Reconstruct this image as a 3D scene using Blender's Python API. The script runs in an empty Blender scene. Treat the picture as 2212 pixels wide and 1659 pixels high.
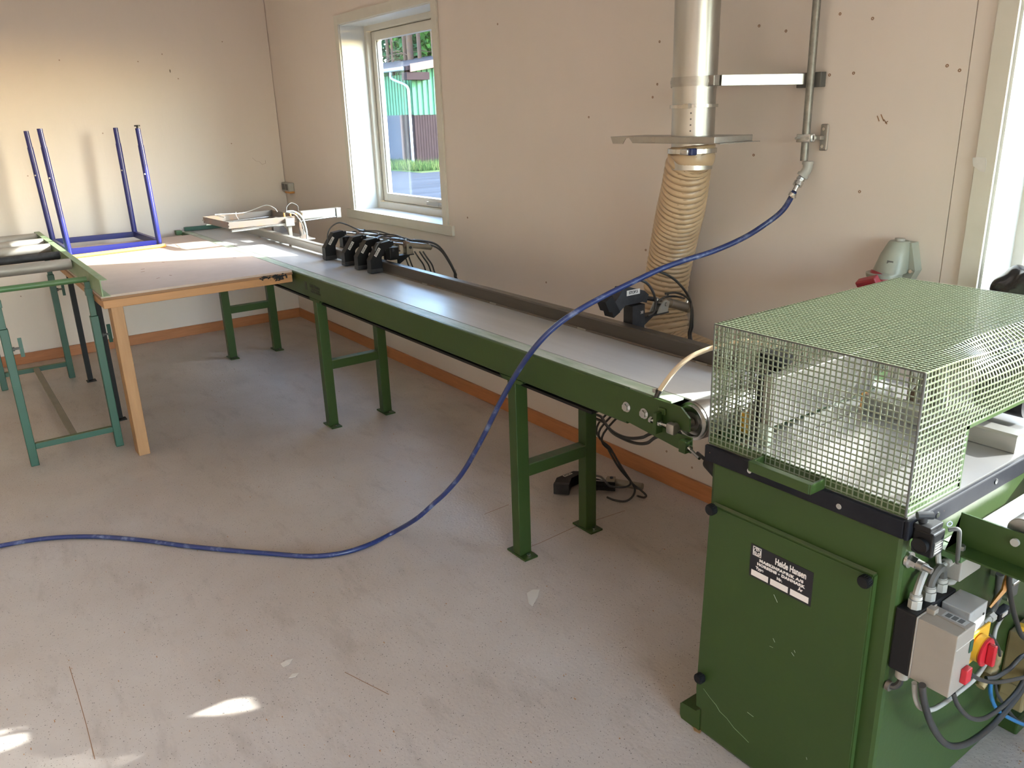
import bpy, bmesh, math, random
from mathutils import Vector, Matrix
random.seed(7)
S = bpy.context.scene
COL = S.collection
PI = math.pi
# ------------------------------------------------------------------ camera
CM = Matrix(((0.585625, -0.239829, 0.774291), (0.809989, 0.209675, -0.54768), (-0.031, 0.947902, 0.31705)))
CP = Vector((7.03186, -2.61984, 1.7)); FPX = 1740.786; PW, PH = 2212, 1659
cd = bpy.data.cameras.new('camera'); cam = bpy.data.objects.new('camera', cd); COL.objects.link(cam)
cd.sensor_width = 36; cd.lens = FPX / PW * 36; cd.clip_start = .02; cd.clip_end = 300
cam.matrix_world = Matrix.Translation(CP) @ CM.normalized().to_4x4()
S.camera = cam
# ------------------------------------------------------------------ light
S.view_settings.view_transform = 'Standard'; S.view_settings.look = 'None'
S.view_settings.exposure = 0.16; S.view_settings.gamma = 1; S.view_settings.use_curve_mapping = False
W = bpy.data.worlds.new('sky'); S.world = W; W.use_nodes = True
wn = W.node_tree.nodes; wl = W.node_tree.links
sky = wn.new('ShaderNodeTexSky'); sky.sky_type = 'NISHITA'; sky.sun_disc = False
SUN = Vector((.49, 1, .508)).normalized()
sky.sun_elevation = math.asin(SUN.z); sky.sun_rotation = math.atan2(SUN.x, SUN.y)
wl.new(sky.outputs[0], wn['Background'].inputs[0]); wn['Background'].inputs[1].default_value = 4.4
sl = bpy.data.lights.new('sun', 'SUN'); sl.energy = 30.0; sl.angle = .009; sl.color = (1, .97, .91)
so = bpy.data.objects.new('sun', sl); COL.objects.link(so); so.rotation_euler = SUN.to_track_quat('Z', 'Y').to_euler()
so.location = (6, 4, 6)
def area(name, loc, rot, sx, sy, e, col):
    l = bpy.data.lights.new(name, 'AREA'); l.shape = 'RECTANGLE'; l.size = sx; l.size_y = sy; l.energy = e; l.color = col
    o = bpy.data.objects.new(name, l); COL.objects.link(o); o.location = loc; o.rotation_euler = rot; return o
CEIL = 2.85
for ix, x in enumerate((1.8, 4.6, 7.4)):                     # unseen ceiling fill lamps added to brighten the room; housings are built further down
    for y in (-1.9, -4.4):
        area('fill_light', (x, y, CEIL - .13), (0, 0, 0), 1.4, .22, 2.5, (1, .90, .82))
S.cycles.max_bounces = 8; S.cycles.diffuse_bounces = 6; S.cycles.glossy_bounces = 3; S.cycles.transmission_bounces = 6
S.cycles.transparent_max_bounces = 12; S.cycles.use_denoising = True; S.cycles.sample_clamp_indirect = 6
S.cycles.caustics_reflective = False; S.cycles.caustics_refractive = False

# ------------------------------------------------------------------ materials
def mat(name, col, rough=.5, metal=0, spec=.5, noise=0, nscale=8, ncol=None, bump=0, bscale=60, stretch=(1, 1, 1), thr=None, coat=0, fine=None):
    m = bpy.data.materials.new(name); m.use_nodes = True
    n = m.node_tree.nodes; l = m.node_tree.links; b = n['Principled BSDF']
    b.inputs['Base Color'].default_value = (*col, 1); b.inputs['Roughness'].default_value = rough
    b.inputs['Metallic'].default_value = metal; b.inputs['Specular IOR Level'].default_value = spec
    b.inputs['Coat Weight'].default_value = coat
    tc = n.new('ShaderNodeTexCoord'); mp = n.new('ShaderNodeMapping'); l.new(tc.outputs['Object'], mp.inputs[0]); mp.inputs['Scale'].default_value = stretch
    last = None
    if noise:
        t = n.new('ShaderNodeTexNoise'); t.inputs['Scale'].default_value = nscale; t.inputs['Detail'].default_value = 6; t.inputs['Roughness'].default_value = .65
        l.new(mp.outputs[0], t.inputs[0]); r = n.new('ShaderNodeValToRGB'); l.new(t.outputs[0], r.inputs[0])
        a, z = thr or (.35, .65); r.color_ramp.elements[0].position = a; r.color_ramp.elements[1].position = z
        x = n.new('ShaderNodeMix'); x.data_type = 'RGBA'; x.inputs[6].default_value = (*col, 1); x.inputs[7].default_value = (*(ncol or [c * .6 for c in col]), 1)
        ml = n.new('ShaderNodeMath'); ml.operation = 'MULTIPLY'; l.new(r.outputs[0], ml.inputs[0]); ml.inputs[1].default_value = noise
        l.new(ml.outputs[0], x.inputs[0]); l.new(x.outputs[2], b.inputs['Base Color']); last = x.outputs[2]
    if fine:                                                  # fine specks: (scale, threshold, colour, amount)
        for (sc, th, fc, am) in fine:
            v = n.new('ShaderNodeTexVoronoi'); v.inputs['Scale'].default_value = sc; l.new(mp.outputs[0], v.inputs[0])
            v.inputs['Randomness'].default_value = 1
            c = n.new('ShaderNodeMath'); c.operation = 'LESS_THAN'; l.new(v.outputs['Distance'], c.inputs[0]); c.inputs[1].default_value = th
            w = n.new('ShaderNodeTexWhiteNoise'); l.new(v.outputs['Position'], w.inputs[0])
            g = n.new('ShaderNodeMath'); g.operation = 'LESS_THAN'; l.new(w.outputs[0], g.inputs[0]); g.inputs[1].default_value = am
            q = n.new('ShaderNodeMath'); q.operation = 'MULTIPLY'; l.new(c.outputs[0], q.inputs[0]); l.new(g.outputs[0], q.inputs[1])
            x = n.new('ShaderNodeMix'); x.data_type = 'RGBA'; l.new(q.outputs[0], x.inputs[0])
            if last: l.new(last, x.inputs[6])
            else: x.inputs[6].default_value = (*col, 1)
            x.inputs[7].default_value = (*fc, 1); l.new(x.outputs[2], b.inputs['Base Color']); last = x.outputs[2]
    if bump:
        t = n.new('ShaderNodeTexNoise'); t.inputs['Scale'].default_value = bscale; t.inputs['Detail'].default_value = 5; l.new(mp.outputs[0], t.inputs[0])
        u = n.new('ShaderNodeBump'); u.inputs['Strength'].default_value = bump; u.inputs['Distance'].default_value = .01
        l.new(t.outputs[0], u.inputs['Height']); l.new(u.outputs[0], b.inputs['Normal'])
    return m
WALLC = (.67, .59, .53)
M = {
 'wall': mat('painted_wall_board', WALLC, .55, noise=.35, nscale=1.4, ncol=(.60, .55, .48), bump=.12, bscale=25, stretch=(1, 1, .35),
             fine=[(3.1, .030, (.16, .13, .10), .55), (7, .022, (.25, .2, .14), .10)]),
 'ceiling': mat('ceiling_paint', (.72, .70, .66), .8, noise=.1),
 'white': mat('white_paint', (.64, .65, .63), .35, noise=.12, nscale=9, ncol=(.66, .65, .58)),
 'whiteold': mat('aged_white_paint', (.60, .57, .50), .4, noise=.3, nscale=7, ncol=(.48, .46, .38)),
 'pine': mat('oiled_pine', (.42, .17, .065), .5, noise=.6, nscale=5, ncol=(.30, .11, .04), stretch=(1, 1, 9)),
 'pinelight': mat('raw_pine', (.36, .20, .09), .55, noise=.6, nscale=6, ncol=(.27, .135, .055), stretch=(6, 6, .7)),
 'pinebeam': mat('raw_pine_board', (.42, .215, .09), .55, noise=.5, nscale=5, ncol=(.30, .14, .05), stretch=(4, .6, 6)),
 'dowel': mat('varnished_dowel', (.80, .40, .10), .35, noise=.2, nscale=6),
 'ply': mat('dusty_plywood', (.47, .375, .32), .55, noise=.5, nscale=5, ncol=(.38, .295, .245), fine=[(6, .03, (.2, .13, .1), .3)]),
 'plyedge': mat('plywood_edge', (.26, .14, .07), .7, noise=.6, nscale=3, ncol=(.16, .08, .04), stretch=(1, 1, 60)),
 'green': mat('green_enamel', (.028, .056, .012), .42, spec=.35, noise=.35, nscale=4, ncol=(.021, .042, .010), bump=.03),
 'greenworn': mat('worn_green_top', (.44, .48, .41), .45, noise=.75, nscale=5, ncol=(.23, .31, .20), thr=(.42, .6), stretch=(1, 4, 4)),
 'greenmid': mat('mid_green_enamel', (.05, .14, .05), .45, noise=.5, nscale=5, ncol=(.09, .13, .06)), 'rollergrey': mat('dusty_roller_steel', (.30, .275, .25), .5, metal=.25, noise=.6, nscale=7, ncol=(.20, .18, .16), stretch=(1, .4, 1)),
 'greenblue': mat('bluish_green_enamel', (.010, .068, .042), .42, noise=.4, nscale=6, ncol=(.008, .048, .030)),
 'greenpale': mat('dusty_green_channel', (.22, .29, .16), .45, noise=.5, nscale=10, ncol=(.10, .2, .08)),
 'greendust': mat('green_with_sawdust', (.12, .12, .06), .6, noise=.8, nscale=9, ncol=(.05, .11, .03), stretch=(.5, 4, 4)),
 'belt': mat('grey_conveyor_belt', (.47, .47, .465), .30, noise=.5, nscale=3, ncol=(.38, .375, .37), stretch=(.25, 7, 1)),
 'alu': mat('dull_aluminium', (.48, .47, .44), .38, metal=.8, noise=.3, nscale=7, stretch=(.3, 1, 6)),
 'aludark': mat('dark_anodised_rail', (.085, .075, .065), .33, metal=.5, noise=.6, nscale=6, ncol=(.05, .045, .04), stretch=(.3, 3, 3)),
 'steel': mat('bright_steel', (.62, .62, .60), .25, metal=1, noise=.2, nscale=20),
 'steeldull': mat('brushed_steel', (.40, .385, .36), .38, metal=.9, noise=.4, nscale=12),
 'zinc': mat('galvanised_duct', (.50, .50, .48), .33, metal=1, noise=.35, nscale=3, ncol=(.38, .38, .36), stretch=(3, 3, .5)),
 'zincpipe': mat('old_galvanised_pipe', (.16, .155, .14), .45, metal=.6, noise=.7, nscale=40, ncol=(.28, .27, .24)),
 'plate': mat('machine_table_steel', (.46, .45, .45), .28, metal=.75, noise=.4, nscale=4, ncol=(.38, .36, .34), fine=[(30, .05, (.45, .28, .12), .12)]),
 'rust': mat('rusty_steel', (.15, .13, .115), .5, metal=.4, noise=.7, nscale=12, ncol=(.26, .14, .07), thr=(.5, .7)),
 'black': mat('black_enamel', (.007, .007, .008), .5, spec=.25, noise=.2, nscale=20),
 'blackdust': mat('dusty_black_steel', (.014, .015, .018), .5, spec=.3, noise=.5, nscale=14, ncol=(.06, .06, .065)),
 'blacktrim': mat('black_edge_strip', (.008, .009, .013), .6, spec=.12, noise=.3, nscale=9, ncol=(.03, .03, .035), fine=[(70, .10, (.30, .16, .08), .06)]),
 'rubber': mat('black_rubber_hose', (.02, .02, .02), .45, noise=.4, nscale=9, ncol=(.06, .055, .05)),
 'blackbag': mat('black_plastic_bag', (.012, .012, .014), .22, bump=.6, bscale=12),
 'bluehose': mat('scuffed_blue_hose', (.014, .026, .105), .35, noise=.75, nscale=14, ncol=(.20, .24, .36), thr=(.55, .7), stretch=(1, 1, 1)),
 'blue': mat('blue_powder_coat', (.008, .012, .14), .28, noise=.15, nscale=5),
 'cream': mat('cream_pvc_hose', (.43, .31, .19), .35, noise=.4, nscale=9, ncol=(.35, .245, .145)),
 'creamdark': mat('hose_helix', (.24, .16, .09), .35),
 'hosewhite': mat('cream_air_hose', (.72, .60, .42), .35, noise=.4, nscale=5, ncol=(.75, .42, .16)),
 'wire': mat('green_painted_wire', (.12, .145, .09), .36, spec=.8, coat=.4),
 'beige': mat('beige_cylinder', (.26, .23, .18), .42, metal=.4, noise=.4, nscale=20, ncol=(.16, .12, .08)),
 'grey': mat('grey_plastic', (.34, .335, .31), .45, noise=.25, nscale=12, ncol=(.36, .35, .31)),
 'greydark': mat('dark_grey_plastic', (.075, .075, .07), .5),
 'boxgrey': mat('switch_box_plastic', (.27, .24, .205), .45, noise=.4, nscale=12, ncol=(.22, .19, .165)),
 'boxlight': mat('light_switch_box', (.36, .36, .35), .4, noise=.5, nscale=22, ncol=(.30, .27, .25), thr=(.55, .62)),
 'cee': mat('grey_green_housing', (.30, .32, .27), .4, noise=.2, nscale=8),
 'red': mat('red_plastic', (.42, .015, .025), .38), 'redcee': mat('dark_red_plastic', (.26, .02, .03), .4, noise=.2, nscale=12),
 'yellow': mat('yellow_plastic', (.75, .42, .03), .4), 'tan': mat('tan_pump_paint', (.27, .21, .10), .5, noise=.5, nscale=9, ncol=(.17, .13, .07)),
 'bluetube': mat('blue_air_tube', (.02, .13, .30), .35), 'paletube': mat('clear_air_tube', (.55, .62, .66), .3),
 'label': mat('label_white', (.62, .59, .55), .5, noise=.2, nscale=40), 'labeltext': mat('label_print', (.02, .02, .02), .5),
 'plateblack': mat('nameplate_black', (.008, .008, .012), .35), 'platewhite': mat('nameplate_silver', (.78, .72, .68), .45),
 'paper': mat('scrap_paper', (.62, .58, .52), .8), 'orange': mat('orange_plastic', (.55, .25, .06), .5),
 'asphalt': mat('asphalt', (.018, .020, .027), .75, noise=.6, nscale=.6, ncol=(.045, .048, .06), stretch=(2.5, .25, 1)),
 'clad': mat('green_cladding', (.06, .16, .095), .6, noise=.3, nscale=.8), 'brownboard': mat('brown_boards', (.024, .016, .018), .7, noise=.3, nscale=2),
 'doorgrey': mat('grey_violet_door', (.05, .055, .075), .6, noise=.3, nscale=2), 'fascia': mat('pink_brown_fascia', (.13, .08, .07), .6), 'bark': mat('pine_bark', (.07, .045, .038), .8, noise=.8, nscale=3, ncol=(.12, .065, .035), bump=.6, bscale=9),
 'leaf': mat('bright_leaves', (.09, .18, .03), .6, noise=.9, nscale=.8, ncol=(.02, .06, .015)), 'leafdark': mat('dark_needles', (.02, .055, .028), .7, noise=.7, nscale=.8, ncol=(.05, .11, .02)),
 'grass': mat('grass_blades', (.035, .08, .02), .7, noise=.8, nscale=2, ncol=(.08, .09, .035)),
}
for k_ in ('asphalt', 'clad', 'brownboard', 'doorgrey', 'fascia', 'bark', 'leaf', 'leafdark', 'grass'): M[k_].node_tree.nodes['Principled BSDF'].inputs['Specular IOR Level'].default_value = .08; M[k_].node_tree.nodes['Principled BSDF'].inputs['Roughness'].default_value = .95
def floor_material():
    m = mat('worn_grey_concrete', (.53, .475, .435), .42, noise=.8, nscale=.9, ncol=(.41, .345, .295), bump=.16, bscale=90,
            fine=[(75, .13, (.12, .10, .085), .42), (42, .07, (.52, .49, .45), .05), (150, .18, (.18, .15, .125), .4)])
    n = m.node_tree.nodes; l = m.node_tree.links; b = n['Principled BSDF']
    t = n.new('ShaderNodeTexNoise'); t.inputs['Scale'].default_value = 1.6; t.inputs['Detail'].default_value = 8; t.inputs['Distortion'].default_value = 1.2
    tc = n.new('ShaderNodeTexCoord'); l.new(tc.outputs['Object'], t.inputs[0])
    r = n.new('ShaderNodeMapRange'); l.new(t.outputs[0], r.inputs[0]); r.inputs[1].default_value = .35; r.inputs[2].default_value = .65; r.inputs[3].default_value = .30; r.inputs[4].default_value = .52
    l.new(r.outputs[0], b.inputs['Roughness'])
    # scuffs: stretched dark streaks
    src = b.inputs['Base Color'].links[0].from_socket
    mp = n.new('ShaderNodeMapping'); l.new(tc.outputs['Object'], mp.inputs[0]); mp.inputs['Scale'].default_value = (2.2, 7, 1); mp.inputs['Rotation'].default_value = (0, 0, .5)
    t2 = n.new('ShaderNodeTexNoise'); t2.inputs['Scale'].default_value = 1.3; t2.inputs['Detail'].default_value = 9; t2.inputs['Roughness'].default_value = .7; l.new(mp.outputs[0], t2.inputs[0])
    r2 = n.new('ShaderNodeMapRange'); l.new(t2.outputs[0], r2.inputs[0]); r2.inputs[1].default_value = .54; r2.inputs[2].default_value = .72; r2.inputs[4].default_value = .38
    x = n.new('ShaderNodeMix'); x.data_type = 'RGBA'; l.new(r2.outputs[0], x.inputs[0]); l.new(src, x.inputs[6]); x.inputs[7].default_value = (.20, .155, .125, 1)
    l.new(x.outputs[2], b.inputs['Base Color']); return m
M['floor'] = floor_material(); M['gutter'] = mat('pale_blue_gutter', (.20, .24, .28), .5)
gm = bpy.data.materials.new('window_glass'); gm.use_nodes = True
n = gm.node_tree.nodes; l = gm.node_tree.links; n.remove(n['Principled BSDF'])
tr = n.new('ShaderNodeBsdfTransparent'); gl = n.new('ShaderNodeBsdfGlossy'); gl.inputs[1].default_value = .02; mx = n.new('ShaderNodeMixShader'); lw = n.new('ShaderNodeLayerWeight'); pw_ = n.new('ShaderNodeMath'); pw_.operation = 'POWER'; l.new(lw.outputs['Facing'], pw_.inputs[0]); pw_.inputs[1].default_value = 5; fr = n.new('ShaderNodeMath'); fr.operation = 'MULTIPLY_ADD'; l.new(pw_.outputs[0], fr.inputs[0]); fr.inputs[1].default_value = .9; fr.inputs[2].default_value = .04; fr.use_clamp = True
tr.inputs[0].default_value = (.90, .94, .95, 1)
l.new(fr.outputs[0], mx.inputs[0]); l.new(tr.outputs[0], mx.inputs[1]); l.new(gl.outputs[0], mx.inputs[2]); l.new(mx.outputs[0], n['Material Output'].inputs[0])
M['glass'] = gm
hm = mat('translucent_hose', (.58, .42, .25), .35); M['lamp'] = mat('fill_tube', (1, 1, 1), .5)
M['lamp'].node_tree.nodes['Principled BSDF'].inputs['Emission Color'].default_value = (1, .88, .75, 1); M['lamp'].node_tree.nodes['Principled BSDF'].inputs['Emission Strength'].default_value = 4  # glowing tube of the added fill lamps

# ------------------------------------------------------------------ geometry helpers
class MB:
    def __init__(s): s.b = bmesh.new(); s.smooth = False
    def box(s, x0, x1, y0, y1, z0, z1, bev=0, mtx=None):
        r = bmesh.ops.create_cube(s.b, size=1)['verts']
        for v in r:
            v.co = Vector((x0 + (v.co.x + .5) * (x1 - x0), y0 + (v.co.y + .5) * (y1 - y0), z0 + (v.co.z + .5) * (z1 - z0)))
        if mtx is not None:
            for v in r: v.co = mtx @ v.co
        if bev:
            es = list({e for v in r for e in v.link_edges}); bmesh.ops.bevel(s.b, geom=es, offset=bev, segments=2, affect='EDGES', profile=.5)
        return s
    def bar(s, p0, p1, w, h, up=(0, 0, 1), bev=0):            # rectangular bar between two points
        p0 = Vector(p0); p1 = Vector(p1); d = p1 - p0; L = d.length; d.normalize(); u = Vector(up); x = d.cross(u).normalized(); u = x.cross(d)
        m = Matrix(((x.x, d.x, u.x, p0.x), (x.y, d.y, u.y, p0.y), (x.z, d.z, u.z, p0.z), (0, 0, 0, 1)))
        return s.box(-w / 2, w / 2, 0, L, -h / 2, h / 2, bev, m)
    def cyl(s, p0, p1, r, seg=20, r2=None, bev=0):
        p0 = Vector(p0); p1 = Vector(p1); d = p1 - p0
        q = d.to_track_quat('Z', 'Y').to_matrix().to_4x4()
        v = bmesh.ops.create_cone(s.b, cap_ends=True, segments=seg, radius1=r, radius2=r if r2 is None else r2, depth=d.length, matrix=Matrix.Translation((p0 + p1) / 2) @ q)['verts']
        if bev:
            es = [e for e in {e for w in v for e in w.link_edges} if len(e.link_faces) == 2 and any(len(f.verts) > 4 for f in e.link_faces)]
            bmesh.ops.bevel(s.b, geom=es, offset=bev, segments=2, affect='EDGES')
        s.smooth = True; return s
    def ring(s, c, axis, r0, r1, h, seg=28):                  # washer / short pipe
        c = Vector(c); a = Vector(axis).normalized(); q = a.to_track_quat('Z', 'Y').to_matrix()
        prof = [(r0, -h / 2), (r1, -h / 2), (r1, h / 2), (r0, h / 2)]
        rows = [[s.b.verts.new(c + q @ Vector((pr * math.cos(2 * PI * k / seg), pr * math.sin(2 * PI * k / seg), pz))) for pr, pz in prof] for k in range(seg)]
        for k in range(seg):
            A = rows[k]; B = rows[(k + 1) % seg]
            for j in range(4): s.b.faces.new((A[j], B[j], B[(j + 1) % 4], A[(j + 1) % 4]))
        s.smooth = True; return s
    def tube(s, pts, r, seg=10, radii=None, closed_caps=True, square=False, rot=0):
        pts = [Vector(p) for p in pts]; n = len(pts); rows = []; prev = None
        for i, p in enumerate(pts):
            t = (pts[min(i + 1, n - 1)] - pts[max(i - 1, 0)])
            if t.length < 1e-9: t = Vector((0, 0, 1))
            t.normalize()
            if prev is None:
                a = Vector((0, 0, 1)) if abs(t.z) < .9 else Vector((1, 0, 0)); nx = t.cross(a).normalized()
            else: nx = (prev - t * prev.dot(t)).normalized()
            prev = nx; ny = t.cross(nx); rr = radii[i] if radii else r
            rows.append([s.b.verts.new(p + rr * (math.cos(rot + 2 * PI * k / seg) * nx + math.sin(rot + 2 * PI * k / seg) * ny)) for k in range(seg)])
        for A, B in zip(rows, rows[1:]):
            for k in range(seg): s.b.faces.new((A[k], A[(k + 1) % seg], B[(k + 1) % seg], B[k]))
        if closed_caps: s.b.faces.new(rows[0][::-1]); s.b.faces.new(rows[-1])
        if seg > 4: s.smooth = True
        return s
    def prism(s, poly, axis, a, b):                           # polygon in the two other axes, extruded along axis
        def P(u, v, w): return {'x': (w, u, v), 'y': (u, w, v), 'z': (u, v, w)}[axis]
        A = [s.b.verts.new(P(u, v, a)) for u, v in poly]; B = [s.b.verts.new(P(u, v, b)) for u, v in poly]
        n = len(poly); s.b.faces.new(A); s.b.faces.new(B[::-1])
        for i in range(n): s.b.faces.new((A[i], B[i], B[(i + 1) % n], A[(i + 1) % n]))
        return s
    def sphere(s, c, r, seg=16, sc=(1, 1, 1)):
        v = bmesh.ops.create_uvsphere(s.b, u_segments=seg, v_segments=seg // 2, radius=r)['verts']
        for w in v: w.co = Vector((w.co.x * sc[0], w.co.y * sc[1], w.co.z * sc[2])) + Vector(c)
        s.smooth = True; return s
    def disp(s, f):
        for v in s.b.verts: v.co = f(v.co)
        return s
    def build(s, name, m, parent=None):
        bmesh.ops.recalc_face_normals(s.b, faces=s.b.faces)
        me = bpy.data.meshes.new(name); s.b.to_mesh(me); s.b.free()
        if s.smooth:
            for p in me.polygons: p.use_smooth = True
            me.set_sharp_from_angle(angle=math.radians(38))
        me.materials.append(M[m] if isinstance(m, str) else m)
        o = bpy.data.objects.new(name, me); COL.objects.link(o); par(o, parent); return o
def par(o, p):
    if p is not None:
        o.parent = p
        q = p; T = Matrix.Identity(4); loc = Vector((0, 0, 0))
        while q is not None: loc += q.location; q = q.parent
        # meshes are modelled in world coordinates: undo the root's offset once
        if p.type == 'EMPTY' and p.parent is None: o.matrix_parent_inverse = Matrix.Translation(-p.location)
def tag(o, label, cat, group=None):
    o['label'] = label; o['category'] = cat
    if group: o['group'] = group
    return o
def thing(name, label, cat, loc, group=None):
    o = bpy.data.objects.new(name, None); COL.objects.link(o); o.location = loc; o.empty_display_size = .1
    return tag(o, label, cat, group)
def struct(o, label=None):
    o['kind'] = 'structure'
    if label: o['label'] = label
    return o
def copy_tree(o, parent=None):
    c = o.copy(); COL.objects.link(c)
    if parent is not None: c.parent = parent; c.matrix_parent_inverse = o.matrix_parent_inverse.copy()
    for ch in list(o.children): copy_tree(ch, c)
    return c
def smooth_path(pts, n=8):                                    # Catmull-Rom through the points
    P = [Vector(p) for p in pts]; P = [P[0] * 2 - P[1]] + P + [P[-1] * 2 - P[-2]]; out = []
    for i in range(1, len(P) - 2):
        a, b, c, d = P[i - 1:i + 3]
        for k in range(n):
            t = k / n; out.append(.5 * ((2 * b) + (c - a) * t + (2 * a - 5 * b + 4 * c - d) * t * t + (3 * b - a - 3 * c + d) * t ** 3))
    out.append(P[-2]); return out
def at(px, py, axis, val):                                    # the world point of a measured sight line on a plane x/y/z = val
    d = CM @ Vector((px - PW / 2, PH / 2 - py, -FPX)); i = 'xyz'.index(axis); return CP + d * ((val - CP[i]) / d[i])
def cable(name, pts, r, m, parent=None, n=8, seg=8):
    return MB().tube(smooth_path(pts, n), r, seg).build(name, m, parent)
def text(name, body, size, loc, right, up, m, parent, align='CENTER', sx=1, bold=.0, sp=1):
    c = bpy.data.curves.new(name, 'FONT'); c.body = body; c.size = size; c.align_x = align; c.align_y = 'CENTER'; c.extrude = .0003; c.offset = bold; c.space_character = sp
    c.materials.append(M[m]); o = bpy.data.objects.new(name, c); COL.objects.link(o)
    r = Vector(right).normalized(); u = Vector(up).normalized(); w = r.cross(u).normalized(); u = w.cross(r)
    mw = Matrix(((r.x, u.x, w.x, loc[0]), (r.y, u.y, w.y, loc[1]), (r.z, u.z, w.z, loc[2]), (0, 0, 0, 1))) @ Matrix.Diagonal((sx, 1, 1, 1))
    me = bpy.data.meshes.new_from_object(o.evaluated_get(bpy.context.evaluated_depsgraph_get())) if False else None
    o.matrix_local = mw; par(o, parent); return o

# ------------------------------------------------------------------ the room
RX, RY = 10.6, -6.2
struct(MB().box(-.15, RX, RY, .15, -.12, 0).build('floor', 'floor'), 'worn grey concrete floor with brown scuffs')
struct(MB().box(-.15, RX, RY, .15, CEIL, CEIL + .1).build('ceiling', 'ceiling'), 'white ceiling')
# opening list: window_1, window_2 and an added unseen window in the back wall
W1 = (1.385, 2.66, 1.057, 2.333); W2 = (5.86, 7.135, 1.057, 2.333); W3 = (8.15, 9.425, 1.057, 2.333); WD = .30
def wall_x(name, opens, y0, y1):                              # a wall along x built of boards with thin joints, holes left open
    mb = MB(); xs = [-.15]
    for a, b, z0, z1 in opens: xs += [a, b]
    xs.append(RX)
    for i in range(0, len(xs), 2):
        a, b = xs[i], xs[i + 1]
        cuts = [c for c in (5.742, 8.0) if a < c < b and c != 8.0 or (c == 8.0 and a < c < b and b < 8.2)]; e = [a] + cuts + [b]
        for k in range(len(e) - 1):
            mb.box(e[k] + (.0015 if k else 0), e[k + 1] - (.0015 if k < len(e) - 2 else 0), y0, y1, 0, CEIL)
        for c in cuts: mb.box(c - .01, c + .01, y0 + .006, y1, 0, CEIL)
    for a, b, z0, z1 in opens:
        mb.box(a, b, y0, y1, 0, z0); mb.box(a, b, y0, y1, z1, CEIL)
    return mb.build(name, 'wall')
wb = struct(wall_x('wall_back', [W1, W2, W3], 0, WD), 'cream painted board wall with the two windows')
wL = struct(MB().box(-.15, 0, RY, -.004, 0, CEIL).build('wall_left', 'wall'), 'cream board wall behind the upturned blue frame')
struct(MB().box(RX, RX + .15, RY, -3.6, 0, CEIL).box(RX, RX + .15, -.5, .3, 0, CEIL).box(RX, RX + .15, -3.6, -.5, 2.35, CEIL).build('wall_right', 'wall'), 'board wall with an unseen gateway added to let in low daylight')  # gateway opening is added out of view for low light along the floor
# front wall (behind the photographer)
mb = MB().box(-.15, RX + .15, RY - .15, RY, 0, CEIL)
struct(mb.build('wall_front', 'wall'))
struct(MB().box(0, 5.76, -.014, 0, 0, .082, .002).box(5.76, RX, -.014, 0, 0, .082, .002).build('baseboard_back', 'pine'), 'orange brown pine skirting under the windows')
struct(MB().box(0, .014, RY, -.014, 0, .082, .002).build('baseboard_left', 'pine'), 'orange brown pine skirting on the left wall')

def window(name, o, label, handle=True, wide=0):
    x0, x1, z0, z1 = o; root = bpy.data.objects.new(name, None); COL.objects.link(root); root.location = (x0, 0, z0); struct(root, label)
    t = .012
    r = MB(); r.box(x0, x0 + t, -.0, .18, z0, z1); r.box(x1 - t, x1, 0, .18, z0, z1); r.box(x0, x1, 0, .18, z1 - t, z1)
    r.build('reveal', 'white', root)
    c = MB(); w = .055
    c.box(x0 - w, x0 + .004, -.014, 0, z0 - .0, z1 + w, .0015).box(x1 - .004, x1 + w, -.014, 0, z0, z1 + w, .0015).box(x0 + .004, x1 - .004, -.014, 0, z1 - .004, z1 + w, .0015)
    c.build('casing', 'whiteold', root)
    MB().box(x0 - .12, x1 + .115, -.02, 0, z0 - .055, z0 + .008, .002).box(x0, x1, 0, .18, z0 - .01, z0 + .008).build('window_sill', 'whiteold', root)
    f = MB(); a, b, c0, d = x0, x1 - wide, z0 + .008, z1 - .0
    if wide: f.box(b - .001, x1, .18, .29, c0, d, .0015)
    for (p, q, rr, s2) in ((a, a + .045, c0, d), (b - .045, b, c0, d), (a + .045, b - .045, c0, c0 + .045), (a + .045, b - .045, d - .045, d)):
        f.box(p, q, .18, .29, rr, s2, .0015)
    f.build('window_frame', 'whiteold', root)
    a += .05; b -= .05; c0 += .05; d -= .05; s = MB()
    for (p, q, rr, s2) in ((a, a + .058, c0, d), (b - .058, b, c0, d), (a + .058, b - .058, c0, c0 + .058), (a + .058, b - .058, d - .058, d)):
        s.box(p, q, .215, .262, rr, s2, .002)
    sh = s.build('sash', 'whiteold', root)
    g = MB().box(a + .05, b - .05, .236, .240, c0 + .05, d - .05).build('glass_pane', 'glass', root)
    MB().box(a + .058, a + .066, .225, .236, c0 + .06, d - .06).box(b - .066, b - .058, .225, .236, c0 + .06, d - .06).build('glazing_gasket', 'greydark', root)
    MB().box(a, a + .003, .2135, .216, c0, d).box(a, b, .2135, .216, d - .002, d + .002).box(a, b, .2135, .216, c0 - .002, c0 + .002).build('gasket', 'greydark', root)
    if handle:
        h = MB(); cx = x1 - .42; h.box(cx, cx + .11, .200, .216, c0 + .012, c0 + .034, .004).bar((cx + .02, .205, c0 + .024), (cx - .09, .178, c0 + .03), .012, .016, bev=.003); h.build('window_handle', 'grey', root)
    return root
window('window_1', W1, 'white window over the conveyor with a view of a green shed', True, .085)
window('fill_window', W3, 'unseen white window further right, added to let in more daylight', False)  # out of view, added so more window light reaches the room
window('window_2', W2, 'white window beside the red socket at the right edge', False)
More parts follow.
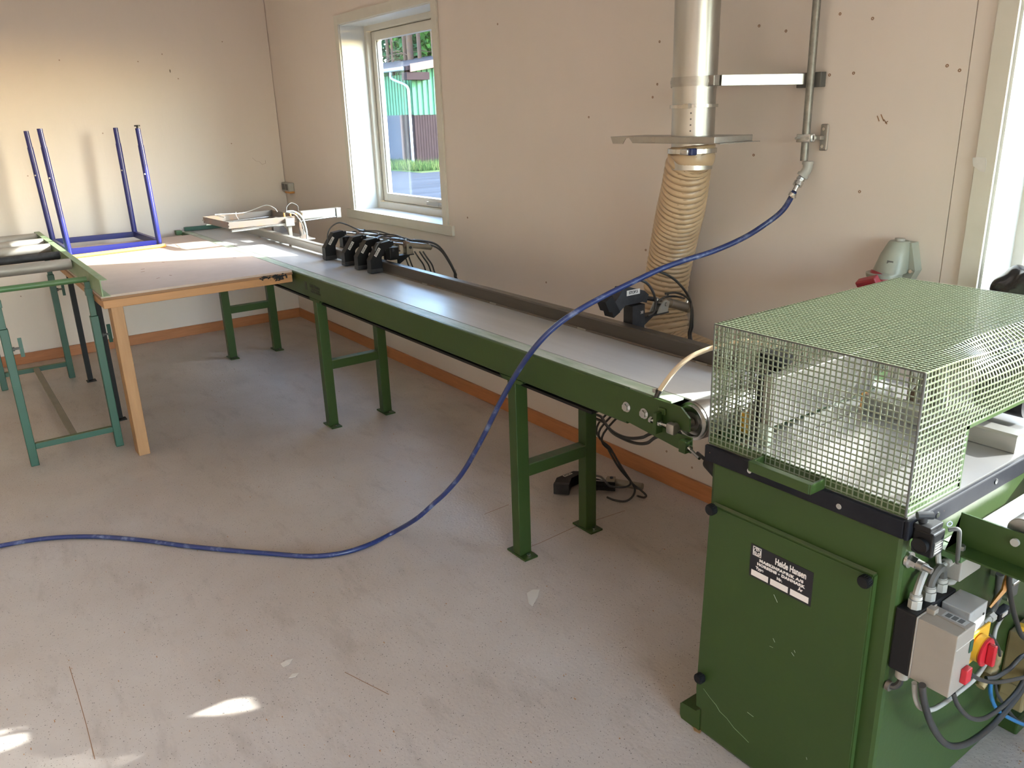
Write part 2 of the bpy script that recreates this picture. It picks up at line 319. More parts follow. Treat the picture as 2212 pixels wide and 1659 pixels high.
# bodies for the added ceiling fill lamps
for x in (1.8, 4.6, 7.4):
    for y in (-1.9, -4.4):
        t = thing('fill_lamp', 'unseen added fill lamp %s, %s' % ({1.8: 'above the work table end', 4.6: 'above the middle of the room', 7.4: 'above the saw end'}[x], 'nearer the window wall' if y > -3 else 'nearer the front wall'), 'lamp', (x, y, CEIL), 'added ceiling fill lamps')
        MB().box(x - .75, x + .75, y - .08, y + .08, CEIL - .06, CEIL, .004).build('fill_housing', 'white', t)
        MB().cyl((x - .7, y, CEIL - .085), (x + .7, y, CEIL - .085), .013, 10).build('fill_tube', 'lamp', t)

# ------------------------------------------------------------------ belt conveyor
ZT = .88; YF = -.957; YG = -.887; YB = -.60
cv = thing('belt_conveyor', 'long green steel belt conveyor with grey belt along the window wall', 'conveyor', (2.8, -.75, 0))
b = MB()                                                       # front side channel: web with returned flanges
b.prism([(YF, ZT - .004), (YF + .004, ZT), (YF + .012, ZT), (YF + .012, .765), (YF + .05, .765), (YF + .05, .761), (YF + .004, .761), (YF, .765)], 'x', .12, 5.30)
b.build('side_channel', 'green', cv)
MB().box(.12, 5.475, YF + .0125, YG - .004, ZT - .006, ZT + .0005).build('top_flange', 'greenworn', cv)
MB().box(.12, 5.45, -.545, -.533, .761, ZT, .001).build('rear_channel', 'green', cv)
MB().box(.10, 5.50, YG + .0025, -.545, ZT - .005, ZT, .001).build('belt', 'belt', cv)
MB().box(.16, 5.1, YF + .03, -.57, .728, .738).build('return_belt', 'black', cv)
for k in range(8): MB().cyl((.4 + k * .68, YF + .06, .747), (.4 + k * .68, -.58, .747), .011, 10).build('return_roller', 'steeldull', cv)
# stretched end plate, bolts and belt tensioner
MB().prism([(5.293, .775), (5.293, ZT + .002), (5.53, ZT + .002), (5.565, .857), (5.565, .815), (5.44, .815), (5.44, .800), (5.575, .800), (5.575, .752), (5.52, .752)], 'y', YF - .006, YF).build('end_plate', 'green', cv)
for x in (5.308, 5.385): MB().cyl((x, YF - .018, .822), (x, YF - .005, .822), .0125, 6).cyl((x, YF - .009, .822), (x, YF - .005, .822), .017, 20).build('bolt', 'steel', cv)
tn = MB().box(5.447, 5.461, YF - .034, YF - .005, .783, .85, .002).box(5.447, 5.475, YF - .012, YF - .005, .842, .862, .002).build('tension_block', 'green', cv)
MB().cyl((5.425, YF - .022, .818), (5.505, YF - .022, .818), .005, 10).cyl((5.425, YF - .022, .818), (5.434, YF - .022, .818), .010, 6).cyl((5.462, YF - .022, .818), (5.470, YF - .022, .818), .010, 6).build('tension_bolt', 'steel', cv)
MB().box(5.500, 5.532, YF - .036, YF - .012, .80, .834, .007).cyl((5.516, YF - .02, .817), (5.516, -.90, .817), .014).build('axle_block', 'steeldull', cv)
MB().box(5.552, 5.578, YF - .034, YF - .004, .758, .795, .002).build('lower_bracket', 'green', cv)
MB().cyl((5.578, YF - .02, .776), (5.65, YF - .055, .776), .0045, 10).cyl((5.578, YF - .02, .776), (5.588, YF - .025, .776), .010, 6).build('lower_bolt', 'steel', cv)
MB().cyl((5.518, -.895, .82), (5.518, -.555, .82), .0595, 48, bev=.003).build('end_drum', 'steeldull', cv)
MB().ring((5.518, -.899, .82), (0, 1, 0), .030, .058, .008, 40).ring((5.518, -.905, .82), (0, 1, 0), .044, .050, .012, 40).build('drum_cap', 'steel', cv)
MB().box(5.30, 5.45, -.94, -.60, .775, .80, .001).build('gap_shade_plate', 'black', cv)  # black plate standing in for the shade inside the gap before the drum
# far end: green stop plate against the wall
MB().box(.10, .13, -.93, -.60, ZT + .004, ZT + .035, .002).build('end_stop', 'greenblue', cv); MB().box(.08, .14, -1.0, -.955, .86, .895, .002).build('end_bracket', 'greenmid', cv)
# fence rail: aluminium section standing on packers at the back of the belt
def rail(x0, x1, m):
    y = -.595
    r = MB().prism([(y, .888), (y, .935), (y + .004, .941), (y + .040, .941), (y + .046, .936), (y + .046, .930), (y + .016, .930), (y + .012, .926), (y + .012, .914), (y + .008, .910), (y + .012, .905), (y + .012, .888)], 'x', x0, x1)
    return r.build('fence_rail', m, cv)
rail(.16, 1.50, 'alu'); rail(1.503, 2.60, 'alu'); rail(2.603, 5.42, 'aludark')
for k in range(9): MB().box(.3 + k * .62, .35 + k * .62, -.60, -.545, ZT, .889).build('rail_packer', 'steeldull', cv)
MB().box(2.603, 5.42, -.599, -.590, .8815, .889).build('rail_lip', 'rust', cv)
# legs: three H frames
def hframe(x):
    for (y0, y1) in ((-.957, -.90), (-.607, -.55)):
        lg = MB().box(x - .025, x + .025, y0, y1, .008, .752, .003).build('leg', 'green', cv)
        MB().box(x - .062, x + .062, y0 - .004, y1 + .004, 0, .008, .001).build('foot_plate', 'green', lg)
        MB().cyl((x + .044, (y0 + y1) / 2, .008), (x + .044, (y0 + y1) / 2, .017), .008, 6).cyl((x - .044, (y0 + y1) / 2, .008), (x - .044, (y0 + y1) / 2, .017), .008, 6).build('anchor_bolt', 'steel', lg)
    MB().box(x - .025, x + .024, -.90, -.607, .345, .395, .003).build('crossbar', 'green', cv)
    MB().box(x - .024, x + .023, -.90, -.607, .395, .397).build('crossbar_dust', 'greendust', cv)
    MB().prism([(x - .075, .761), (x - .05, .745), (x + .055, .745), (x + .075, .757), (x + .075, .761)], 'y', -.957, -.90).build('leg_bracket', 'green', cv)
for x in (.955, 2.803, 4.675): hframe(x)
text('lettering', 'Heide Hansen', .030, (2.83, YF - .001, .832), (1, 0, 0), (0, 0, 1), 'labeltext', cv, sx=.82, bold=.0008)
text('lettering', 'MASKINFABRIK A/S\nHORSENS - DANMARK', .0135, (2.835, YF - .001, .806), (1, 0, 0), (0, 0, 1), 'labeltext', cv, bold=.0006)
MB().box(2.69, 2.718, YF - .0012, YF, .80, .845).build('painted_emblem', 'labeltext', cv)
for k in range(2): MB().ring((2.70 + .009 * k, YF - .0014, .833 - .018 * k), (0, 1, 0), .003, .006, .0004, 12).build('emblem_ring', 'green', cv)

# ------------------------------------------------------------------ stop clamps on the fence rail
def clamp(xr, lab, label, group):
    x0, x1 = xr - .052, xr; t = thing('stop_clamp', label, 'clamp', (xr - .026, -.55, .88), group)
    MB().prism([(-.668, .905), (-.668, .957), (-.602, 1.045), (-.54, 1.052), (-.527, 1.04), (-.53, 1.018), (-.572, 1.006), (-.598, .965), (-.598, .905)], 'x', x0 + .004, x1).build('swing_arm', 'black', t)
    MB().box(x0 + .002, x1 + .002, -.67, -.596, .8835, .907, .002).box(x0 + .008, x1 - .008, -.655, -.61, .9, .93).build('foot_pad', 'blackdust', t)
    MB().box(x0, x1, -.546, -.488, .943, 1.012, .002).box(x0, x1, -.548, -.50, .943, .952).build('mounting_block', 'black', t)
    MB().cyl((x0 - .004, -.525, .998), (x1 + .004, -.525, .998), .008, 12).build('pivot_pin', 'blackdust', t)
    MB().box(x0 + .012, x1 - .012, -.54, -.512, 1.022, 1.046, .002).build('clevis', 'black', t)
    MB().cyl((xr - .026, -.515, 1.036), (xr - .026, -.43, 1.018), .0055, 10).build('piston_rod', 'steel', t)
    cy = MB().cyl((xr - .026, -.435, 1.019), (xr - .026, -.262, .982), .0175, 20, bev=.004).build('air_cylinder', 'beige', t)
    MB().cyl((xr - .026, -.437, 1.019), (xr - .026, -.412, 1.014), .0205, 20).build('cylinder_cap', 'rust', cy)
    MB().box(x0 + .002, x0 + .008, -.435, -.395, .965, 1.022, .001).box(x1 - .008, x1 - .002, -.435, -.395, .965, 1.022, .001).box(x0 + .002, x1 - .002, -.435, -.395, .962, .968).build('trunnion_bracket', 'beige', t)
    MB().cyl((x0 - .003, -.412, 1.0), (x1 + .004, -.412, 1.0), .008, 12).build('trunnion_bolt', 'blackdust', t)
    MB().box(x0 + .004, x1 - .004, -.49, -.39, .956, .962).prism([(-.488, .956), (-.40, .956), (-.488, .905)], 'x', xr - .030, xr - .022).build('shelf_bracket', 'black', t)
    u = Vector((0, .066, .09)).normalized(); w = Vector((0, -u.z, u.y)); c = Vector((x1 + .0006, -.622, .998))
    m4 = Matrix(((1, 0, 0, c.x), (0, u.y, w.y, c.y), (0, u.z, w.z, c.z), (0, 0, 0, 1)))
    MB().box(-.0005, .0005, -.026, .026, -.008, .008, mtx=m4).build('name_label', 'label', t)
    text('lettering', lab, .0135, c + Vector((.0008, 0, 0)), u, w, 'labeltext', t, bold=.0004)
    for (py, pz) in ((-.425, 1.04), (-.28, 1.005)): MB().cyl((xr - .026, py, pz - .012), (xr - .026, py, pz + .008), .005, 8).build('air_fitting', 'steeldull', t)
    return t
GRP = None
words = ['black stop clamp farthest left of the four, beside the grey end of the rail', 'second black stop clamp from the left in the row of four on the rail',
         'third black stop clamp from the left in the row of four on the rail', 'nearest, rightmost black stop clamp of the row of four on the rail']
proto = clamp(2.955, 'STOP.4', words[3], 'black stop clamps on the fence rail')
for i, x in enumerate((2.335, 2.615, 2.79)):
    c = copy_tree(proto); c.location.x = x - .026; c['label'] = words[i]
    for ch in c.children:
        if ch.type == 'FONT': ch.data = ch.data.copy(); ch.data.body = 'STOP.%d' % (i + 1)
# sixth clamp lying on the floor
fl = copy_tree(proto)
fl['label'] = 'black stop clamp lying on the floor behind the nearest conveyor leg'
yv = Vector((.76, .65, .0)).normalized(); xv = Vector((0, 0, 1)); zv = xv.cross(yv)
R = Matrix((xv, yv, zv)).transposed().to_4x4()
fl.location = (0, 0, 0); fl.matrix_world = Matrix.Translation(at(1250, 1062, 'z', .03)) @ R
# raised clamp STOP 5
X5 = 4.885; t5 = thing('stop_clamp', 'single black stop clamp raised open in front of the ribbed hose', 'clamp', (X5 - .026, -.49, .90), 'black stop clamps on the fence rail')
x0, x1 = X5 - .05, X5
MB().prism([(-.605, 1.052), (-.582, 1.080), (-.55, 1.078), (-.475, 1.054), (-.452, 1.036), (-.462, 1.006), (-.485, 1.012), (-.572, 1.012), (-.612, .985), (-.64, 1.02)], 'x', x0 + .004, x1).build('swing_arm', 'blackdust', t5)
MB().prism([(-.674, 1.040), (-.640, 1.060), (-.600, .992), (-.632, .975), (-.640, .998), (-.655, 1.0), (-.662, 1.015)], 'x', x0 + .002, x1 + .002).build('foot_pad', 'black', t5)
MB().box(x0, x1, -.535, -.47, .893, 1.003, .002).build('mounting_block', 'blackdust', t5)
text('lettering', '30', .016, (x1 + .001, -.487, .972), (0, 1, 0), (0, 0, 1), 'label', t5)
MB().cyl((X5 - .025, -.46, 1.022), (X5 - .025, -.385, 1.002), .009, 10).build('clevis', 'blackdust', t5)
MB().cyl((X5 - .025, -.39, 1.004), (X5 - .025, -.33, .985), .0055, 10).sphere((X5 - .025, -.385, 1.0), .012).build('piston_rod', 'steeldull', t5)
cy = MB().cyl((X5 - .025, -.335, .985), (X5 - .025, -.190, .935), .0185, 24, bev=.003).build('air_cylinder', 'steeldull', t5)
MB().ring((X5 - .025, -.325, .982), (0, .94, -.33), .012, .0205, .024, 20).ring((X5 - .025, -.21, .942), (0, .94, -.33), .012, .0195, .02, 20).build('cylinder_cap', 'beige', cy)
for a, c in ((x1 - .007, x1 - .001), (x0 + .001, x0 + .007)): MB().prism([(-.40, .952), (-.345, .952), (-.335, .99), (-.352, 1.0), (-.372, .995)], 'x', a, c).build('trunnion_bracket', 'grey', t5)
MB().cyl((x0 - .003, -.355, .983), (x1 + .005, -.355, .983), .008, 12).build('trunnion_bolt', 'steeldull', t5)
MB().box(x0 + .004, x1 - .004, -.47, -.335, .945, .951).prism([(-.47, .945), (-.39, .945), (-.47, .90)], 'x', X5 - .030, X5 - .022).build('shelf_bracket', 'blackdust', t5)
MB().box(x1 + .0002, x1 + .001, -.567, -.500, 1.047, 1.067, mtx=Matrix.Translation((0, 0, 0))).build('name_label', 'label', t5)
text('lettering', 'STOP.5', .0145, (x1 + .0014, -.5335, 1.057), (0, 1, 0), (0, 0, 1), 'labeltext', t5, bold=.0004)
MB().cyl((X5 - .025, -.325, .995), (X5 - .025, -.325, 1.02), .006, 8).cyl((X5 - .025, -.215, .955), (X5 - .025, -.205, .98), .006, 8).build('air_fitting', 'steel', t5)

# ------------------------------------------------------------------ pneumatic pusher at the far end
px = 1.40; pu = thing('pneumatic_pusher', 'pneumatic pusher with rusty angle frame and long silver cylinder over the far belt', 'machine', (1.3, -.5, .9))
MB().box(px - .055, px + .0, -.425, -.165, 1.030, 1.086, .010).box(px - .05, px - .005, -.43, -.16, 1.082, 1.090).build('large_cylinder', 'alu', pu)
MB().box(px - .062, px + .006, -.165, -.128, 1.020, 1.092, .004).build('cylinder_head', 'steeldull', pu)
MB().cyl((px + .0, -.44, 1.022), (px + .0, -.17, 1.030), .005, 8).build('tie_rod', 'steel', pu)
MB().box(px - .004, px, -.95, -.46, 1.020, 1.064, .001).build('front_angle', 'rust', pu)
MB().box(px - .42, px - .416, -1.0, -.50, 1.030, 1.075, .001).build('rear_angle', 'rust', pu)
MB().bar((px - .002, -.95, 1.043), (px - .42, -1.0, 1.052), .004, .044).build('left_angle', 'rust', pu)
MB().bar((px - .002, -.46, 1.046), (px - .42, -.50, 1.056), .004, .044).build('right_angle', 'rust', pu)
MB().cyl((px + .006, -.94, 1.006), (px + .006, -.55, 1.014), .009, 12).build('guide_rod', 'steel', pu)
MB().cyl((px - .41, -.99, 1.02), (px - .41, -.52, 1.03), .009, 12).build('guide_rod', 'steel', pu)
MB().box(px - .04, px + .025, -.560, -.497, .998, 1.052, .004).build('slide_block', 'alu', pu)
MB().box(px - .02, px + .008, -.540, -.515, .915, .998, .002).box(px - .01, px + .002, -.56, -.53, .90, .93).build('support_post', 'steeldull', pu)
MB().prism([(-.46, .90), (-.46, 1.045), (-.444, 1.045), (-.44, .97), (-.39, .905), (-.39, .90)], 'x', px + .0, px + .008).prism([(-.46, .90), (-.46, 1.045), (-.444, 1.045), (-.44, .97), (-.39, .905), (-.39, .90)], 'x', px - .40, px - .392).build('gusset', 'rust', pu)
MB().box(px - .45, px + .06, -.545, -.37, .893, .901, .001).build('base_plate', 'alu', pu)
MB().box(px - .40, px - .36, -.52, -.47, .90, 1.03, .002).build('rear_post', 'rust', pu)
for q in ((-.545, 1.075), (-.50, 1.072), (-.46, 1.08)):
    MB().cyl((px - .03, q[0], q[1] - .02), (px - .03, q[0], q[1] + .012), .006, 8).build('brass_fitting', 'dowel', pu)
MB().cyl((px + .004, -.955, 1.05), (px + .02, -.955, 1.05), .007, 6).cyl((px + .004, -.955, 1.03), (px + .02, -.955, 1.03), .007, 6).cyl((px - .41, -1.005, 1.05), (px - .40, -1.005, 1.05), .007, 6).build('frame_bolt', 'rust', pu)
Y1 = lambda x, y, xx: tuple(at(420 + x / 6.703, 425 + y / 6.703, 'x', xx))
cable('air_tube', [Y1(440, 300, 1.25), Y1(300, 260, 1.1), Y1(640, 240, 1.05), Y1(790, 210, 1.05), Y1(1030, 125, 1.1), Y1(1150, 160, 1.15), Y1(1200, 215, 1.2)], .0028, 'grey', pu)
cable('air_tube', [Y1(1330, 220, 1.38), Y1(1335, 150, 1.36), Y1(1400, 90, 1.34), Y1(1490, 130, 1.33), Y1(1500, 205, 1.33)], .0035, 'rubber', pu)
cable('air_tube', [Y1(1330, 215, 1.4), Y1(1440, 215, 1.42), Y1(1560, 300, 1.43), Y1(1620, 480, 1.44), Y1(1635, 640, 1.44)], .006, 'paletube', pu)
cable('air_tube', [Y1(1350, 230, 1.4), Y1(1460, 260, 1.4), Y1(1560, 400, 1.42), Y1(1590, 540, 1.42)], .004, 'grey', pu)
cable('cable_tie', [Y1(600, 225, 1.1), Y1(605, 270, 1.2), Y1(640, 330, 1.38)], .0022, 'grey', pu)

# ------------------------------------------------------------------ work table
wt = thing('work_table', 'plywood topped work table with pine boards between conveyor and rollers', 'table', (2.0, -1.45, 0))
MB().box(.44, 2.55, -1.98, -.972, .880, .892, .001).build('tabletop', 'ply', wt)
MB().box(.44, 2.552, -1.981, -.971, .868, .880).build('plywood_edge', 'plyedge', wt)
MB().box(2.515, 2.55, -1.975, -.974, .824, .867, .003).build('front_board', 'pinebeam', wt)
MB().box(.44, 2.515, -1.975, -1.945, .824, .867, .003).build('side_board', 'pinebeam', wt)
MB().box(.44, 2.515, -1.004, -.974, .824, .867, .003).build('side_board', 'pinebeam', wt)
MB().box(2.447, 2.545, -1.943, -1.885, 0, .867, .003).build('wooden_leg', 'pinelight', wt)
for x in (.85, 1.85):
    lg = MB().box(x - .018, x + .018, -1.921, -1.916, .004, .867).box(x - .018, x - .013, -1.92, -1.885, .004, .867).build('steel_leg', 'black', wt)
    MB().box(x - .03, x + .03, -1.93, -1.87, 0, .005).build('foot_plate', 'black', lg)
# black burn/paint blotches printed on the front edge
random.seed(3)
bl = MB()
for k in range(120):
    u = random.random(); y = -1.16 + .13 * u + random.gauss(0, .01); z = .868 + random.gauss(0, .005); w = .002 + .008 * random.random(); h = .001 + .0035 * random.random()
    if k > 60: y = -1.052 + random.gauss(0, .017); z = .859 + random.gauss(0, .008); w = .006; h = .003
    z = min(max(z, .845), .879); pts = [(y + w * math.cos(a) * (.7 + .5 * random.random()), z + h * math.sin(a) * (.7 + .5 * random.random())) for a in [i * PI / 4 for i in range(8)]]
    bl.prism(pts, 'x', 2.551 + k * 1e-5, 2.5535 + k * 1e-5)
bl.build('black_stain', 'black', wt)['kind'] = 'stuff'
for k in range(9):
    x = .9 + 1.5 * random.random(); y = -1.85 + .8 * random.random(); a = random.random() * 3
    MB().bar((x, y, .8923), (x + .02 * math.cos(a), y + .02 * math.sin(a), .8923), .006, .0006).build('gouge', 'plyedge', wt)
tag(MB().cyl((1.06, -1.90, .905), (1.00, -1.29, .905), .0125, 16, bev=.002).build('wooden_dowel', 'dowel'), 'long varnished wooden rod lying on the table in front of the blue frame', 'rod')

# ------------------------------------------------------------------ blue leg frame upside down on the table
bf = thing('table_underframe', 'blue steel table underframe standing upside down with four legs up', 'table frame', (.54, -1.59, .892))
FT = {'FL': (.85, -1.874, (85, 278)), 'FR': (.884, -1.303, (297, 277)), 'RL': (.194, -1.884, (56, 283)), 'RR': (.227, -1.326, (249, 276))}
for k, (x, y, tp) in FT.items():
    top = at(tp[0], tp[1], 'x', x - .03); lo = Vector((x, y, .894)); d = (top - lo); mid = lo + d * .86
    lg = MB().cyl(lo, mid, .019, 20).build('leg', 'blue', bf)
    MB().cyl(mid, top, .0165, 20).build('leg_extension', 'blue', lg)
    c = lo + d * .62 + Vector((.015, -.012, 0)); MB().sphere(c, .006, 8).build('leg_screw', 'label', lg)
    if k == 'FR': MB().cyl(top, top + d.normalized() * .012, .007, 10).cyl(top + d.normalized() * .012, top + d.normalized() * .02, .019, 20).build('levelling_foot', 'black', lg)
def fbar(a, b): return MB().bar((a[0], a[1], .914), (b[0], b[1], .914), .022, .040, bev=.002).build('frame_bar', 'blue', bf)
fbar(FT['FL'], FT['FR']); fbar(FT['RL'], FT['RR']); fbar(FT['FL'], FT['RL']); fbar(FT['FR'], FT['RR'])

# ------------------------------------------------------------------ roller stand at the left
rs = thing('roller_stand', 'green roller conveyor stand with grey rollers at the left edge', 'roller stand', (1.45, -2.2, 0))
YR = -1.985
MB().prism([(YR + .034, .988), (YR, .988), (YR, .902), (YR + .038, .902), (YR + .038, .906), (YR + .005, .906), (YR + .005, .984), (YR + .034, .984)], 'x', .10, 2.64).build('side_channel', 'greenpale', rs)
MB().prism([(-2.495, .984), (-2.46, .984), (-2.46, .906), (-2.495, .906), (-2.495, .902), (-2.456, .902), (-2.456, .988), (-2.495, .988)], 'x', .10, 2.64).build('side_channel', 'greenpale', rs)
for i, x in enumerate((1.80, 1.37, .97, .64, .28)):
    rr = MB().cyl((x, -2.45, .966), (x, YR - .006, .966), .031 if i != 1 else .024, 28, bev=.002).build('roller', 'rollergrey' if i != 1 else 'blackdust', rs)
    MB().cyl((x, -2.456, .968), (x, YR + .004, .968), .006, 8).build('roller_axle', 'steel', rr)
for x in (1.55, .46, 1.12): MB().box(x - .008, x + .008, -2.455, YR - .001, .925, .935).build('cross_tie', 'greenpale', rs)
MB().cyl((2.30, -2.50, .948), (2.30, YR - .01, .948), .0155, 16).build('front_cross_tube', 'greenmid', rs)
MB().cyl((.66, -2.50, .90), (.66, YR - .01, .90), .0155, 16).build('rear_cross_tube', 'greenblue', rs)
for x in (2.30, .66):
    for y in (-2.415, -1.995):
        lg = MB().box(x - .02, x + .02, y - .02, y + .02, 0, .75, .003).build('leg', 'greenblue', rs)
        MB().box(x - .015, x + .015, y - .015, y + .015, .75, .935, .002).box(x - .019, x + .019, y - .019, y + .019, .86, .90, .002).build('leg_extension', 'greenblue', lg)
        MB().cyl((x, y + .02, .64), (x, y + .06, .64), .006, 10).cyl((x, y + .02, .64), (x, y + .03, .64), .011, 6).build('clamp_screw', 'greydark', lg)
        MB().bar((x, y + .06, .595), (x, y + .06, .69), .010, .014, up=(0, 1, 0), bev=.002).build('screw_handle', 'greenblue', lg)
    cb = MB().box(x - .014, x + .014, -2.395, -2.015, .09, .12, .002).build('cross_rail', 'greenblue', rs)
    MB().box(x - .013, x + .013, -2.39, -2.02, .12, .1215).build('sawdust', 'greendust', cb)
MB().box(.674, 2.286, -2.222, -2.187, .10, .118, .002).build('long_rail', mat('dusty_long_rail', (.20, .175, .13), .6, noise=.4), rs)

# ------------------------------------------------------------------ duct, gate and ribbed hose
DX, DY = 4.937, -.30
du = thing('extraction_duct', 'round galvanised extraction duct coming down from the ceiling', 'duct', (DX, DY, 1.62))
MB().cyl((DX, DY, 1.765), (DX, DY, CEIL), .0785, 48).build('upper_pipe', 'zinc', du)
MB().cyl((DX, DY, 1.60), (DX, DY, 1.765), .0765, 48).build('lower_pipe', 'zinc', du)
MB().ring((DX, DY, 1.79), (0, 0, 1), .078, .083, .032, 48).ring((DX, DY, 1.79), (0, 0, 1), .08, .0855, .012, 48).build('pipe_clamp', 'steeldull', du)
MB().box(DX - .105, DX - .078, DY - .012, DY + .012, 1.773, 1.805, .002).box(DX + .078, DX + .105, DY - .02, DY + .01, 1.773, 1.808, .002).build('clamp_ear', 'steeldull', du)
MB().ring((DX, DY, 1.708), (0, 0, 1), .077, .0855, .011, 48).box(DX + .03, DX + .055, DY - .09, DY - .075, 1.70, 1.717).build('joint_ring', 'steel', du)
for k in range(4): a = -.95; MB().cyl((DX + .0765 * math.cos(a), DY + .0765 * math.sin(a), 1.625 + .02 * k), (DX + .0785 * math.cos(a), DY + .0785 * math.sin(a), 1.625 + .02 * k), .003, 8).build('rivet', 'greydark', du)
MB().cyl((DX, DY, 1.49), (DX, DY, 1.60), .0745, 40).build('gate_spigot', 'zinc', du)
g = MB().box(4.845, 5.125, DY - .10, DY + .10, 1.585, 1.607, .0015).box(4.76, 5.15, DY - .10, DY + .11, 1.583, 1.5855).build('gate_housing', 'steeldull', du)
MB().prism([(4.60, 1.606), (4.845, 1.606), (4.845, 1.6035), (4.60, 1.6035)], 'y', DY - .09, DY + .09).prism([(4.60, 1.606), (4.613, 1.580), (4.668, 1.580), (4.684, 1.600), (4.702, 1.602), (4.722, 1.583), (4.80, 1.583), (4.845, 1.588), (4.845, 1.606)], 'y', DY - .092, DY - .089).build('slide_gate', 'steeldull', du)
MB().bar((DX + .09, DY + .03, 1.79), (5.205, -.018, 1.785), .034, .036, bev=.001).build('wall_bracket', 'zinc', du)
MB().box(5.165, 5.262, -.030, -.0, 1.757, 1.806, .002).build('bracket_foot', 'greydark', du)
hz = thing('ribbed_hose', 'cream ribbed extraction hose hanging from the duct behind the rail', 'hose', (4.85, -.3, 1.2))
path = smooth_path([(DX, DY, 1.575), (DX, DY + .002, 1.54), at(1487, 355, 'y', -.288), at(1481, 395, 'y', -.262), at(1473, 440, 'y', -.222), at(1462, 490, 'y', -.175), at(1451, 545, 'y', -.135), at(1441, 600, 'y', -.12), at(1436, 655, 'y', -.115), at(1441, 705, 'y', -.118), at(1458, 750, 'y', -.125), (4.93, -.14, .70), (5.08, -.17, .63), (5.25, -.22, .57), (5.45, -.26, .54), (5.775, -.27, .52)], 24)
L = [0]
for a, b_ in zip(path, path[1:]): L.append(L[-1] + (b_ - a).length)
tot = L[-1]; N = int(tot / .0030); pts = []; j = 0
for i in range(N + 1):
    s_ = tot * i / N
    while j < len(L) - 2 and L[j + 1] < s_: j += 1
    q = (s_ - L[j]) / max(1e-6, L[j + 1] - L[j]); pts.append(path[j].lerp(path[j + 1], min(q, 1)))
rad = []
for i in range(N + 1):
    s_ = tot * i / N; R0 = .077 + .013 * min(1, s_ / .30); ph = (s_ % .0245) / .0245
    rad.append(R0 + .0085 * max(0, math.sin(PI * ph)) ** .7 - .004)
hx = []; k = 0
for i in range(0, N * 4):
    u = i / 4; j = min(int(u), N - 1); p = pts[j].lerp(pts[j + 1], u - int(u)); tg = (pts[min(j + 1, N)] - pts[j]).normalized(); s_ = tot * u / N
    e = tg.cross(Vector((0, 1, 0))).normalized(); f = tg.cross(e); ph = 2 * PI * s_ / .0245; R0 = .077 + .013 * min(1, s_ / .30) - .0015
    if i % 2 == 0: hx.append(p + (e * math.cos(ph) + f * math.sin(ph)) * R0)
MB().tube(hx, .0026, 5).build('hose_helix', 'creamdark', hz)
MB().tube(pts, .09, 40, radii=rad).build('hose_wall', 'cream', hz)
MB().ring((DX, DY, 1.555), (0, 0, 1), .083, .0885, .016, 44).box(DX + .03, DX + .065, DY - .098, DY - .070, 1.545, 1.565, .002).build('hose_clamp', 'steel', hz)
MB().box(DX + .048, DX + .078, DY - .088, DY - .058, 1.543, 1.567, .004).build('clamp_screw', 'bluehose', hz)

# ------------------------------------------------------------------ steel air pipe on the wall and the blue hose
ap = thing('air_pipe', 'grey galvanised air pipe running down the wall beside the duct', 'pipe', (5.235, -.045, 1.5))
MB().cyl((5.232, -.045, 1.512), (5.232, -.045, CEIL), .0135, 20).build('pipe', 'zincpipe', ap)
MB().box(5.205, 5.260, -.064, -.056, 1.575, 1.603, .003).box(5.205, 5.26, -.034, -.028, 1.575, 1.603, .003).ring((5.232, -.045, 1.589), (0, 0, 1), .0135, .0165, .026, 20).build('pipe_clip', 'steel', ap)
for x in (5.211, 5.254): MB().cyl((x, -.072, 1.589), (x, -.062, 1.589), .005, 8).build('clip_screw', 'steel', ap)
MB().box(5.262, 5.292, -.008, 0, 1.545, 1.635, .004).box(5.232, 5.28, -.028, -.008, 1.582, 1.596, .002).build('wall_plate', 'steeldull', ap)
for z in (1.56, 1.618): MB().cyl((5.277, -.012, z), (5.277, -.007, z), .006, 12).build('plate_screw', 'steel', ap)
e0 = at(1745.5, 352, 'y', -.045); e1 = at(1744, 364, 'y', -.046); e2 = at(1740, 371, 'y', -.05); e3 = at(1734, 379, 'y', -.056)
MB().ring(e0, (0, 0, 1), .010, .0195, .010, 20).tube(smooth_path([e0 + Vector((0, 0, .006)), e0, e1, e2, e3], 6), .0165, 20).ring(e3, e3 - e2, .010, .0205, .010, 20).build('elbow', 'grey', ap)
e4 = at(1726, 393, 'y', -.070); e5 = at(1722, 401, 'y', -.078); e6 = at(1716, 413, 'y', -.088)
MB().cyl(e3, e4, .0135, 8).ring(e4.lerp(e3, .45), e4 - e3, .012, .0155, .008, 8).cyl(e4, e5, .0165, 20).cyl(e5, e6, .0085, 12).build('coupling', 'steel', ap)
ys = [(1716, 414, -.088), (1690, 455, -.105), (1645, 490, -.16), (1600, 517, -.24), (1540, 543, -.35), (1480, 562, -.46), (1430, 580, -.55), (1380, 603, -.64), (1310, 637, -.76), (1250, 670, -.87), (1200, 705, -.95), (1160, 745, -1.005), (1120, 800, -1.03), (1080, 870, -1.05), (1040, 950, -1.075), (1000, 1020, -1.10), (965, 1062, -1.14), (940, 1085, -1.17), (900, 1120, -1.23)]
hp = [at(a, b_, 'y', c) for a, b_, c in ys] + [at(a, b_, 'z', .011) for a, b_ in ((850, 1150), (800, 1175), (750, 1192), (700, 1200), (650, 1201), (600, 1197), (500, 1189), (400, 1179), (300, 1166), (200, 1159), (100, 1163), (0, 1179), (-120, 1205))]
for v in hp: v.z = max(v.z, .011)
bh = thing('air_hose', 'long scuffed blue air hose hanging from the wall pipe across the floor', 'hose', (4.2, -1.4, 0))
MB().tube(smooth_path(hp, 10), .0098, 14).build('hose', 'bluehose', bh)
